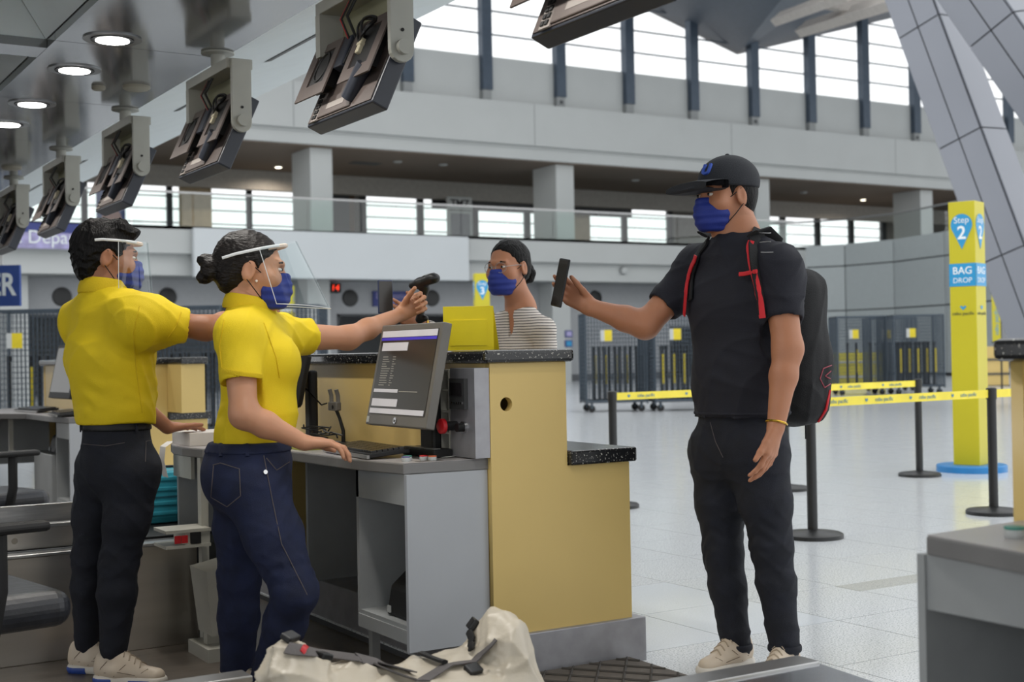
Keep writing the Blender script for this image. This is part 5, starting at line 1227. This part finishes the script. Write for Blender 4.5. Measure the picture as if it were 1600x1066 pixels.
# ---------------------------------------------------------------- man at the second desk (staff)
def man_staff():
    F, L, U = ortho((.93, .36, 0)); FZ = -.03
    nb = P(164, 468, 4.80); ch = P(172, 555, 4.80); wst = P(180, 640, 4.80); pel = P(182, 712, 4.80)
    rs, re, rw = P(222, 500, 4.66), P(322, 513, 4.74), P(400, 492, 4.92)
    ls, le, lw = P(130, 502, 4.92), P(188, 608, 5.14), P(262, 668, 5.40)
    rh, rk, ra = P(212, 735, 4.74), P(186, 880, 4.74), P(178, 1015, 4.72)
    lh, lk, la = P(158, 735, 4.87), P(142, 870, 4.88), P(137, 1005, 4.90)
    B = Sdf(); hc = P(167, 404, 4.80); X, Fr, R = head(B, hc, (.985, -.17, -.08), (0, 0, 1), 1.03, nb, .060)
    B.cap(nb, pel, .085, .09, k=.04, flat=(F, .75)).cap(rs, ls, .05, k=.03)
    B.cap(rs, re, .052, .042, k=.03).cap(re, lerp(re, rw, .35), .041, .04, k=.03).cap(lerp(re, rw, .35), rw, .04, .027, k=.02)
    B.cap(ls, le, .052, .043, k=.03).cap(le, lw, .043, .027, k=.03)
    for a, b, c in ((rh, rk, ra), (lh, lk, la)): B.cap(a, b, .06, .045, k=.03).cap(b, c, .045, .03, k=.03)
    hand(B, lw, (P(325, 664, 5.60)-lw), (0, 0, -1), -L, 1.0, ((5, 9, 7),)*4, thumb=(40, -6, 8))
    hand(B, rw, (P(436, 474, 4.98)-rw), -UPV*.2+L, UPV, 1.0, ((55, 60, 35),)*4, thumb=(40, 30, 20))
    o = B.mesh('person', .005, M_skin2); tag(o, 'man in yellow polo and dark jeans leaning a hand on the desk', 'person')
    T = Sdf(); T.cap(pel+U*.1, wst, .150, .155, k=.05, flat=(F, .72)).cap(wst, ch, .155, .178, k=.05, flat=(F, .70)).cap(ch, nb-U*.06, .175, .09, k=.06, flat=(F, .70))
    T.cap(rs, ls, .072, k=.06).cap(nb-U*.02, nb-U*.05, .074, .1, k=.03)
    for q in (rs, ls): T.cap(q, nb-U*.02, .066, .066, k=.07)
    se, sl = lerp(rs, re, .62), lerp(ls, le, .5)
    T.cap(rs, se, .076, .066, k=.07).cap(ls, sl, .078, .066, k=.03)
    d1 = (re-rs).normalized(); T.cap(se+d1*.1, se+d1*.09, .09, k=.002, op='sub')
    T.cap(nb+U*.03, nb+U*.09, .058, .066, k=.004, op='sub'); T.cut(P(180, 662, 4.8), -U)
    T.disp(folds(.006, 5, 20, .7)); T.disp(rings(wst, pel, .007, 75, 1, P(185, 640, 4.7), .14)); T.disp(rings(rs, ch, .005, 60, 2, P(225, 540, 4.68), .1))
    sh = T.mesh('polo_shirt', .006, M_polo, o); tr = bvh(sh); collar(sh, nb+U*.012, F, L, U, .083, .046)
    MB().tube([Vector(nb)-F*.075*math.cos(a)-L*.075*math.sin(a)+U*.004 for a in [math.radians(-30+60*k/6) for k in range(7)]], (.008, .002), 6, flat=U.copy()).build('collar_tape', M_jean2, sh)
    stitch(tr, [(218, 478), (208, 520), (213, 580), (222, 645)], 'side_seam', M_polo2, sh, .0018); stitch(tr, [(283, 488), (275, 510), (262, 528)], 'sleeve_hem', M_polo2, sh, .002)
    J = Sdf(); J.cap(pel+U*.09, pel-U*.03, .138, .145, k=.04, flat=(F, .78)).cap(lerp(rh, lh, .15), lerp(rh, lh, .85), .085, k=.05)
    for a, b, c in ((rh, rk, ra), (lh, lk, la)):
        J.cap(a, lerp(a, b, .5), .086, .080, k=.05).cap(lerp(a, b, .5), b, .080, .064, k=.03).cap(b, lerp(b, c, .35), .064, .064, k=.03).cap(lerp(b, c, .35), c, .064, .048, k=.03)
        J.disp(rings(a, c, .004, 105, 1, b, .12)); J.disp(rings(a, c, .005, 90, 3, c, .13))
    J.cut(P(180, 650, 4.8), U); J.disp(folds(.003, 9, 28)); jn = J.mesh('jeans', .006, M_jean2, o); tj = bvh(jn)
    stitch(tj, [(130, 694), (165, 697), (195, 692)], 'yoke_seam', M_stitch, jn, .0012); stitch(tj, [(228, 690), (227, 722)], 'pocket_seam', M_stitch, jn, .0012); stitch(tj, [(227, 690), (242, 688)], 'pocket_seam', M_stitch, jn, .0012)
    bl = band_of(J, P(180, 664, 4.8), U, .019, .005, 'belt', .006, M_blk2, o)
    for u in (129, 211): stitch(tj, [(u, 652), (u+1, 675)], 'belt_loop', M_jean2, jn, (.003, .006), .009, True)
    for c, t in ((ra, P(270, 1052, 4.66)), (la, P(212, 1045, 4.86))):
        a = Vector((c.x, c.y, 0)); d = (Vector((t.x, t.y, 0))-a).normalized(); shoe(o, a-d*.075, a+d*.205, FZ, M_shoe, M_solew, M_soleb); MB().cyl(a+UPV*(FZ+.085), a+UPV*(FZ+.15), .038, .04).build('sock', M_solew, o, smooth=True)
    H = Sdf(); F2, L2, U2 = Fr; sc = 1.03
    H.ell(X(-.022, 0, .040), [.108*sc, .086*sc, .100*sc], R).ell(X(-.062, 0, -.03), [.045*sc, .062*sc, .065*sc], R, k=.04).cap(X(.04, .03, .115), X(.085, -.01, .095), .026, .02, k=.03).cap(X(.04, -.04, .11), X(.08, -.03, .088), .026, .018, k=.03)
    H.cut(X(.082, 0, .065), F2*.80-U2*.6, .01); H.cut(X(-.05, 0, -.095), -U2+F2*.25, .006)
    for s in (-1, 1): H.ell(X(.004, s*.088, -.014), [.028*sc, .03*sc, .042*sc], R, k=.006, op='sub')
    H.disp(folds(.005, 4, 75)); H.mesh('hair', .004, M_hair, o)
    eyes_on(o, X, R, Fr, sc); mask_on(o, X, Fr, R, sc); visor(o, X, sc, 2, top=(.138, .088), bot=(.165, .098), zb=-.165, back=.05)
    return o
man_staff()
t = tag(MB().box((1.69, 5.31, .7615), (1.97, 5.55, .815)).build('paper_pile', mat('paper', (214, 208, 202)), bevel=.002), 'low pile of white paper under the resting hand on the desk end', 'paper')
# ---------------------------------------------------------------- traveller with cap and backpack
def man_traveller():
    F, L, U = ortho((-.96, -.28, 0))
    nb = P(1152, 378, 4.64); ch = P(1160, 470, 4.63); wst = P(1158, 590, 4.63); pel = P(1156, 680, 4.63)
    rs, re, rw = P(1092, 420, 4.82), P(1008, 508, 4.74), P(922, 480, 4.74)
    ls, le, lw = P(1214, 422, 4.49), P(1231, 545, 4.42), P(1212, 668, 4.36)
    rh, rk, ra = P(1122, 705, 4.70), P(1130, 865, 4.68), P(1150, 1008, 4.66)
    lh, lk, la = P(1186, 708, 4.56), P(1206, 858, 4.53), P(1226, 1010, 4.52)
    B = Sdf(); hc = P(1135, 308, 4.64); X, Fr, R = head(B, hc, (-.985, .12, -.05), (0, 0, 1), 1.02, nb, .062)
    B.cap(nb, pel, .09, .1, k=.04, flat=(F, .75)).cap(rs, ls, .055, k=.03)
    for s_, e_, w_ in ((rs, re, rw), (ls, le, lw)): B.cap(s_, e_, .058, .048, k=.03).cap(e_, lerp(e_, w_, .35), .047, .045, k=.03).cap(lerp(e_, w_, .35), w_, .045, .029, k=.02)
    for a, b, c in ((rh, rk, ra), (lh, lk, la)): B.cap(a, b, .06, .045, k=.03).cap(b, c, .045, .03, k=.03)
    hand(B, lw, (P(1196, 745, 4.33)-lw), L*-1+F*.2, F, 1.06, ((14, 18, 12),)*4, spread=.03, thumb=(22, 8, 8))
    hd_ = (P(872, 446, 4.76)-rw); hand(B, rw, hd_, -_F*1.0+UPV*.1, UPV*.9-_R*.1, 1.0, ((18, 25, 20), (22, 28, 22), (24, 28, 22), (26, 28, 22)), thumb=(50, 30, 15), thumb_dir=(UPV*.75-_R*.6-_F*.55))
    o = B.mesh('person', .005, M_skin); tag(o, 'man in navy t-shirt, jeans and dark cap holding up a phone', 'person')
    T = Sdf(); T.cap(pel+U*.02, wst, .168, .172, k=.05, flat=(F, .76)).cap(wst, ch, .172, .192, k=.05, flat=(F, .72)).cap(ch, nb-U*.06, .188, .10, k=.06, flat=(F, .70))
    T.cap(rs, ls, .076, k=.05).cap(nb-U*.02, nb-U*.05, .072, .1, k=.03)
    for q in (rs, ls): T.cap(q, nb-U*.03, .062, .062, k=.06)
    for s_, e_, q in ((rs, re, .62), (ls, le, .55)):
        d1 = (e_-s_).normalized(); s2 = lerp(s_, e_, q); T.cap(s_, s2, .072, .068, k=.05); T.cap(s2+d1*.1, s2+d1*.09, .09, k=.002, op='sub')
    T.cap(nb+U*.02, nb+U*.09, .06, .07, k=.004, op='sub'); T.cut(P(1155, 652, 4.63), -U+F*.04)
    T.disp(folds(.0055, 15, 20, .6)); T.disp(rings(wst, pel, .005, 70, 1, P(1155, 620, 4.6), .16))
    sh = T.mesh('t_shirt', .006, M_tee, o); tr = bvh(sh)
    band_of(T, P(1155, 645, 4.63), U, .007, .003, 'hem', .006, M_tee, sh)
    pts = [nb+F*(.066*math.cos(a))+L*(.068*math.sin(a))+U*(.016-.018*math.cos(a)) for a in [2*PI*k/28 for k in range(28)]]; MB().tube(pts, (.009, .004), 8, closed=True, flat=U.copy()).build('neck_rib', M_tee, sh, smooth=True)
    J = Sdf(); J.cap(pel+U*.06, pel-U*.03, .150, .158, k=.04, flat=(F, .78)).cap(lerp(rh, lh, .1), lerp(rh, lh, .9), .090, k=.05)
    for a, b, c in ((rh, rk, ra), (lh, lk, la)):
        J.cap(a, lerp(a, b, .5), .098, .087, k=.05).cap(lerp(a, b, .5), b, .087, .068, k=.03).cap(b, lerp(b, c, .35), .066, .063, k=.03).cap(lerp(b, c, .35), c, .063, .052, k=.03)
        J.disp(rings(a, c, .005, 100, 1, b, .14)); J.disp(rings(a, c, .006, 85, 3, c, .13))
    J.cut(pel+U*.1, U); J.disp(folds(.003, 19, 28)); jn = J.mesh('jeans', .006, M_jean2, o); tj = bvh(jn)
    for c in (ra, la): MB().tube([c+Vector((.054*math.cos(t_), .054*math.sin(t_), -.005)) for t_ in [2*PI*k/20 for k in range(20)]], (.012, .005), 6, closed=True, flat=UPV.copy()).build('cuff', M_jean2, jn, smooth=True)
    stitch(tj, [(1110, 660), (1118, 690), (1130, 715)], 'fly_seam', M_stitch, jn, .0012)
    for c, t_ in ((ra, P(1085, 1052, 4.50)), (la, P(1190, 1060, 4.36))):
        a = Vector((c.x, c.y, 0)); d = (Vector((t_.x, t_.y, 0))-a).normalized(); shoe(o, a-d*.075, a+d*.20, 0.0)
        MB().cyl(a+UPV*.085, a+UPV*.15, .04, .042).build('sock', M_solew, o, smooth=True)
    F2, L2, U2 = Fr; sc = 1.02
    H = Sdf(); H.ell(X(-.018, 0, .02), [.101*sc, .0815*sc, .09*sc], R).ell(X(-.05, 0, -.03), [.045*sc, .06*sc, .06*sc], R, k=.03)
    H.cut(X(.035, 0, .03), F2*.9-U2*.3, .008); H.cut(X(-.05, 0, -.075), -U2+F2*.35, .006)
    for s in (-1, 1): H.ell(X(.0, s*.086, -.014), [.024*sc, .03*sc, .042*sc], R, k=.006, op='sub')
    H.mesh('hair', .004, M_hair, o)
    M_cap = mat('charcoal_cap_cotton', (38, 40, 46), .8, bump=.3, bscale=400)
    C = Sdf(); C.ell(X(-.014, 0, .052), [.112*sc, .093*sc, .092*sc], R).cut(X(0, 0, .03), -U2+F2*.06); cp = C.mesh('cap', .0045, M_cap, o)
    Bm = Sdf(); Bm.cap(X(.075, -.022, .045), X(.075, .022, .045), .046*sc, k=.03, flat=(U2, .17)).cap(X(.125, -.03, .026), X(.125, .03, .026), .052*sc, k=.05, flat=(U2, .14)); Bm.cut(X(.055, 0, .03), -F2); Bm.mesh('cap_brim', .004, M_cap, cp)
    tc = bvh(cp); h_ = hit(tc, 1104, 266, .001) or hit(tc, 1112, 268, .001)
    if h_:
        n = h_[1]; xr = UPV.cross(n).normalized(); up_ = n.cross(xr)
        text('cap_letter', 'U', mat('letter_blue', (60, 92, 190), .6), cp, frame(h_[0], xr, up_), .055, .004, bold=.0022)
    Sdf().ell(X(-.014, 0, .145), [.008, .008, .004], R).mesh('cap_button', .0025, M_cap, cp)
    eyes_on(o, X, R, Fr, sc); mask_on(o, X, Fr, R, sc, 1.02)
    wr = lw+(le-lw).normalized()*.015; ax = (le-lw).normalized(); e1 = ax.orthogonal().normalized(); e2 = ax.cross(e1)
    M_gold = mat('gold', (212, 170, 70), .25, metal=1)
    br = MB().tube([wr+e1*.034*math.cos(a)+e2*.034*math.sin(a) for a in [2*PI*k/32 for k in range(32)]], .0042, 6, closed=True).build('bracelet', M_gold, o, smooth=True)
    # backpack : a thing of its own, worn on the back
    bc = (ch+wst)/2-F*.285+L*.0-U*.03; RR = [list(F), list(L), list(U)]
    K = Sdf(); K.rbox(bc, [.10, .155, .285], RR, .085).ell(bc-F*.05-U*.07, [.105, .145, .19], RR, k=.06).rbox(bc+F*.05+U*.02, [.06, .14, .22], RR, .05, k=.05)
    M_pack = mat('black_nylon', (18, 18, 21), .8, var=.15, vscale=10, bump=.3, bscale=300); M_redw = mat('red_webbing', (206, 26, 38), .6)
    K.disp(folds(.005, 31, 20)); bk_ = K.mesh('backpack', .006, M_pack); tag(bk_, 'black backpack with red straps worn by the man in the cap', 'backpack'); tk = bvh(bk_)
    stitch(tk, [(1293, 470), (1303, 500), (1306, 530)], 'red_piping', M_redw, bk_, .003); stitch(tk, [(1296, 610), (1290, 640), (1276, 662)], 'red_piping', M_redw, bk_, .006)
    stitch(tk, [(1299, 571), (1286, 576), (1281, 592), (1288, 606), (1297, 600)], 'emblem_line', mat('emblem_red', (150, 50, 66), .5), bk_, .0022); stitch(tk, [(1298, 580), (1289, 588), (1297, 592)], 'emblem_line', mat('emblem_red', (150, 50, 66)), bk_, .002)
    zp = bc-F*.14-U*.29; MB().tube([zp, zp-U*.02, zp-U*.055], .004, 6).build('zip_pull', M_pack, bk_)
    # padded shoulder straps laid on the shirt
    def over(pts, m, nm, r, off, par):
        return stitch(tr, pts, nm, m, par, r, off, True)
    for path in ([(1185, 362), (1180, 385), (1184, 420), (1192, 465), (1195, 492)], [(1108, 378), (1092, 398), (1082, 430), (1080, 470)]):
        s1 = over(path, M_pack, 'shoulder_strap', (.006, .026), .006, bk_)
    for path in ([(1174, 382), (1179, 410), (1187, 440), (1194, 475), (1197, 496)], [(1094, 402), (1082, 432), (1079, 465), (1077, 492)]): over(path, M_redw, 'red_strap', (.0035, .0125), .019, bk_)
    over([(1159, 431), (1172, 428), (1190, 424)], M_redw, 'chest_buckle', (.005, .008), .024, bk_)
    for k in range(3):
        over([(1186+3*k, 372+14*k), (1203+3*k, 372+14*k)], M_silver, 'strap_trim', .0016, .02, bk_)
    # straps over the shoulder to the pack
    for sh_, sg in ((ls, -1), (rs, 1)):
        c = lerp(sh_, nb, .36)+U*.074
        MB().tube([bc+L*(-.08 if sh_ is ls else .08)+U*.24+F*.03, c-F*.09-U*.0, c-F*.02+U*.03, c+F*.06+U*.012], (.006, .026), 8, flat=U.copy()).build('shoulder_yoke', M_pack, bk_, smooth=True)
    # the phone
    p0 = P(876, 442, 4.668); t = thing('phone', 'dark phone held up by the man in the cap', 'phone', p0)
    up_ = (P(882, 404, 4.65)-P(867, 480, 4.66)).normalized(); xr = (_R*.46-_F*.88+UPV*.1); xr = (xr-up_*xr.dot(up_)).normalized(); Mf = frame((0, 0, 0), xr, up_)
    MB().box((-.037, -.086, -.004), (.037, .086, .004), Mf).build('case', M_black, t, bevel=.004); MB().box((-.034, -.082, .004), (.034, .082, .0048), Mf).build('screen', mat('phone_glass', (52, 48, 44), .08), t)
    return o
man_traveller()
# ---------------------------------------------------------------- traveller in the striped top
def woman_traveller():
    F, L, U = ortho((-.97, -.24, 0))
    D = 5.84
    nb = P(814, 484, D); ch = P(820, 560, D); wst = P(822, 650, D); pel = P(822, 720, D)
    rs, re, rw = P(786, 508, D+.13), P(735, 560, D-.10), P(655, 503, D-.36)
    ls, le, lw = P(849, 516, D-.14), P(862, 612, D-.18), P(866, 690, D-.12)
    g = lambda p, z: Vector((p.x, p.y, z))
    rh, lh = pel-L*.08, pel+L*.08
    B = Sdf(); hc = P(795, 419, D); X, Fr, R = head(B, hc, (-.93, -.36, -.08), (0, 0, 1), .99, nb, .05)
    B.cap(nb, pel, .075, .085, k=.04, flat=(F, .75)).cap(rs, ls, .045, k=.03)
    for s_, e_, w_ in ((rs, re, rw), (ls, le, lw)): B.cap(s_, e_, .044, .036, k=.03).cap(e_, w_, .036, .024, k=.03)
    for h_ in (rh, lh): B.cap(h_, g(h_, .48), .06, .045, k=.03).cap(g(h_, .48), g(h_, .08), .045, .03, k=.03)
    hand(B, rw, (P(603, 478, D-.50)-rw), _F*.4+UPV*.2-_R*.3, UPV, .95, ((25, 35, 25),)*4, thumb=(45, 30, 15)); hand(B, lw, -U+F*.3, -L, F, .95)
    o = B.mesh('person', .005, M_skin); tag(o, 'woman in a striped top with glasses and hair bun across the counter', 'person')
    m = bpy.data.materials.new('striped_knit'); m.use_nodes = True; nt = m.node_tree; bb = nt.nodes['Principled BSDF']; bb.inputs['Roughness'].default_value = .85
    tc = nt.nodes.new('ShaderNodeTexCoord'); wv = nt.nodes.new('ShaderNodeTexWave'); wv.bands_direction = 'Z'; wv.inputs['Scale'].default_value = 26; wv.inputs['Distortion'].default_value = 1.2; wv.inputs['Detail'].default_value = 1; wv.inputs['Detail Scale'].default_value = .5
    cr = nt.nodes.new('ShaderNodeValToRGB'); cr.color_ramp.elements[0].position = .12; cr.color_ramp.elements[1].position = .3; cr.color_ramp.elements[0].color = (*lin((78, 72, 72)), 1); cr.color_ramp.elements[1].color = (*lin((222, 214, 206)), 1)
    nt.links.new(tc.outputs['Object'], wv.inputs['Vector']); nt.links.new(wv.outputs['Fac'], cr.inputs[0]); nt.links.new(cr.outputs[0], bb.inputs['Base Color'])
    T = Sdf(); T.cap(pel+U*.0, wst, .135, .125, k=.05, flat=(F, .75)).cap(wst, ch, .118, .132, k=.05, flat=(F, .75)).cap(ch, nb-U*.05, .130, .08, k=.05, flat=(F, .72))
    for s in (-1, 1): T.ell(ch+F*.06+L*s*.055, [.05, .055, .055], [list(F), list(L), list(U)], k=.04)
    T.cap(rs, ls, .05, k=.04)
    for q in (rs, ls): T.cap(q, nb-U*.02, .048, .05, k=.04)
    T.cap(rs, re, .052, .045, k=.03).cap(re, lerp(re, rw, .82), .047, .035, k=.03).cap(ls, le, .052, .046, k=.012).cap(le, lerp(le, lw, .85), .047, .036, k=.03)
    T.cap(nb+U*.02, nb+U*.09, .056, .062, k=.004, op='sub'); T.ell(nb+F*.075-U*.05, [.05, .016, .075], [list(F), list(L), list(U)], k=.004, op='sub')
    T.disp(folds(.004, 41, 24)); sh = T.mesh('striped_top', .006, m, o); tr = bvh(sh)
    pts = [nb+F*(.062*math.cos(a))+L*(.062*math.sin(a))+U*(.012-.016*math.cos(a)) for a in [math.radians(18+324*k/26) for k in range(27)]]; MB().tube(pts, (.011, .004), 8, flat=U.copy()).build('neck_band', m, sh, smooth=True)
    J = Sdf(); J.cap(pel+U*.06, pel, .135, .145, k=.04, flat=(F, .8))
    for h_ in (rh, lh): J.cap(h_, g(h_, .48), .09, .062, k=.04).cap(g(h_, .48), g(h_, .1), .06, .045, k=.03)
    J.mesh('trousers', .008, M_jean2, o)
    for h_ in (rh, lh): a = g(h_, 0); shoe(o, a-F*.08, a+F*.15, 0)
    F2, L2, U2 = Fr; sc = .99
    H = Sdf(); H.ell(X(-.018, 0, .036), [.104*sc, .083*sc, .094*sc], R).ell(X(-.06, 0, -.02), [.045*sc, .058*sc, .055*sc], R, k=.04); H.cut(X(.066, 0, .075), F2*.78-U2*.62, .01); H.cut(X(-.05, 0, -.08), -U2+F2*.3, .01)
    for s in (-1, 1): H.ell(X(.0, s*.085, -.012), [.026*sc, .03*sc, .04*sc], R, k=.006, op='sub')
    for k in range(6): a = k*1.05; H.ell(X(-.132, .022*math.cos(a), -.03+.026*math.sin(a)), [.026, .024, .024], R, k=.006)
    H.disp(folds(.003, 52, 70)); H.mesh('hair', .004, M_hair, o)
    eyes_on(o, X, R, Fr, sc); mask_on(o, X, Fr, R, sc)
    gl = None
    for s in (-1, 1):
        ring = [X(.108-.012*abs(math.cos(a)) if s*math.cos(a) > 0 else .108, s*.034+.025*math.cos(a), .004+.022*math.sin(a)) for a in [2*PI*k/24 for k in range(24)]]
        gl = MB().tube(ring, .0013, 6, closed=True).build('glasses_rim', M_silver, o, smooth=True)
        MB().tube([X(.098, s*.06, .008), X(.03, s*.078, .012), X(-.01, s*.082, .008)], .0013, 6).build('glasses_temple', M_silver, o)
    MB().tube([X(.108, -.011, .006), X(.112, 0, .009), X(.108, .011, .006)], .0013, 6).build('glasses_bridge', M_silver, o)
    wr = lerp(rw, re, .06); ax = (re-rw).normalized(); e1 = ax.orthogonal().normalized(); e2 = ax.cross(e1)
    MB().tube([wr+e1*.029*math.cos(a)+e2*.029*math.sin(a) for a in [2*PI*k/28 for k in range(28)]], (.006, .003), 8, closed=True, flat=ax.copy()).build('wristwatch', mat('gold', (212, 170, 70)), o, smooth=True)
    c = P(602, 464, D-.50); t = thing('phone', 'blue-cased phone held out toward the scanner by the woman in stripes', 'phone', c)
    up_ = Vector((0, 0, 1)); xr = (_R*.85+_F*.5).normalized(); xr.z = 0; Mf = frame((0, 0, 0), xr, up_)
    MB().box((-.033, -.068, -.005), (.033, .068, .005), Mf).build('case', mat('phone_case_blue', (46, 58, 92), .4), t, bevel=.005); MB().box((-.029, -.063, .005), (.029, .063, .0058), Mf).build('screen', mat('phone_glass', (52, 48, 44)), t)
    return o
woman_traveller()
# ================================================================ DUFFEL BAG
M_tarp = mat('beige_tarpaulin', (202, 192, 174), .36, var=.08, vscale=6, bump=.2, bscale=30); M_web = mat('grey_webbing', (96, 92, 92), .7, bump=.3, bscale=300)
S = Sdf(); c0 = Vector((1.475, 3.0, .03)); ax = Vector((.97, -.12, 0)).normalized(); ay = Vector((.12, .97, 0)).normalized(); RR = [list(ax), list(ay), [0, 0, 1]]
S.rbox(c0+UPV*.14, [.345, .18, .14], RR, .08).ell(c0-ax*.27+UPV*.26, [.085, .13, .14], RR, k=.07).ell(c0-ax*.12+UPV*.21, [.12, .14, .12], RR, k=.06).ell(c0+ax*.29+UPV*.27, [.07, .12, .15], RR, k=.06).ell(c0+ax*.12+UPV*.20, [.16, .14, .115], RR, k=.06)
S.disp(folds(.016, 61, 10)); S.disp(folds(.007, 62, 26)); S.cut(c0+UPV*.005, -UPV)
bg_ = S.mesh('duffel_bag', .006, M_tarp); tag(bg_, 'beige tarpaulin duffel bag with grey straps lying on the conveyor belt', 'bag'); tb = bvh(bg_)
for pts in ([(448, 1014), (500, 1022), (560, 1030), (610, 1050), (650, 1064)], [(660, 1066), (700, 1040), (740, 1035), (775, 1000)], [(560, 1030), (600, 1040), (640, 1050)]): stitch(tb, pts, 'grey_strap', M_web, bg_, (.003, .022), .003, True)
for pts in ([(630, 1012), (665, 1030), (695, 1040)], [(570, 1020), (600, 1016), (628, 1022)], [(735, 985), (742, 1000), (738, 1020)]): stitch(tb, pts, 'dark_strap', M_blk2, bg_, (.006, .012), .01, True)
for u, v in ((505, 1030), (738, 1050), (452, 1000), (742, 978)):
    h_ = hit(tb, u, v, .008)
    if h_: MB().box((-.022, -.016, -.008), (.022, .016, .008), Matrix.Translation(h_[0]) @ h_[1].to_track_quat('Z', 'Y').to_matrix().to_4x4()).build('buckle', M_black, bg_, bevel=.004)
stitch(tb, [(470, 1022), (476, 1014)], 'red_tab', M_red, bg_, (.002, .008), .008, True)
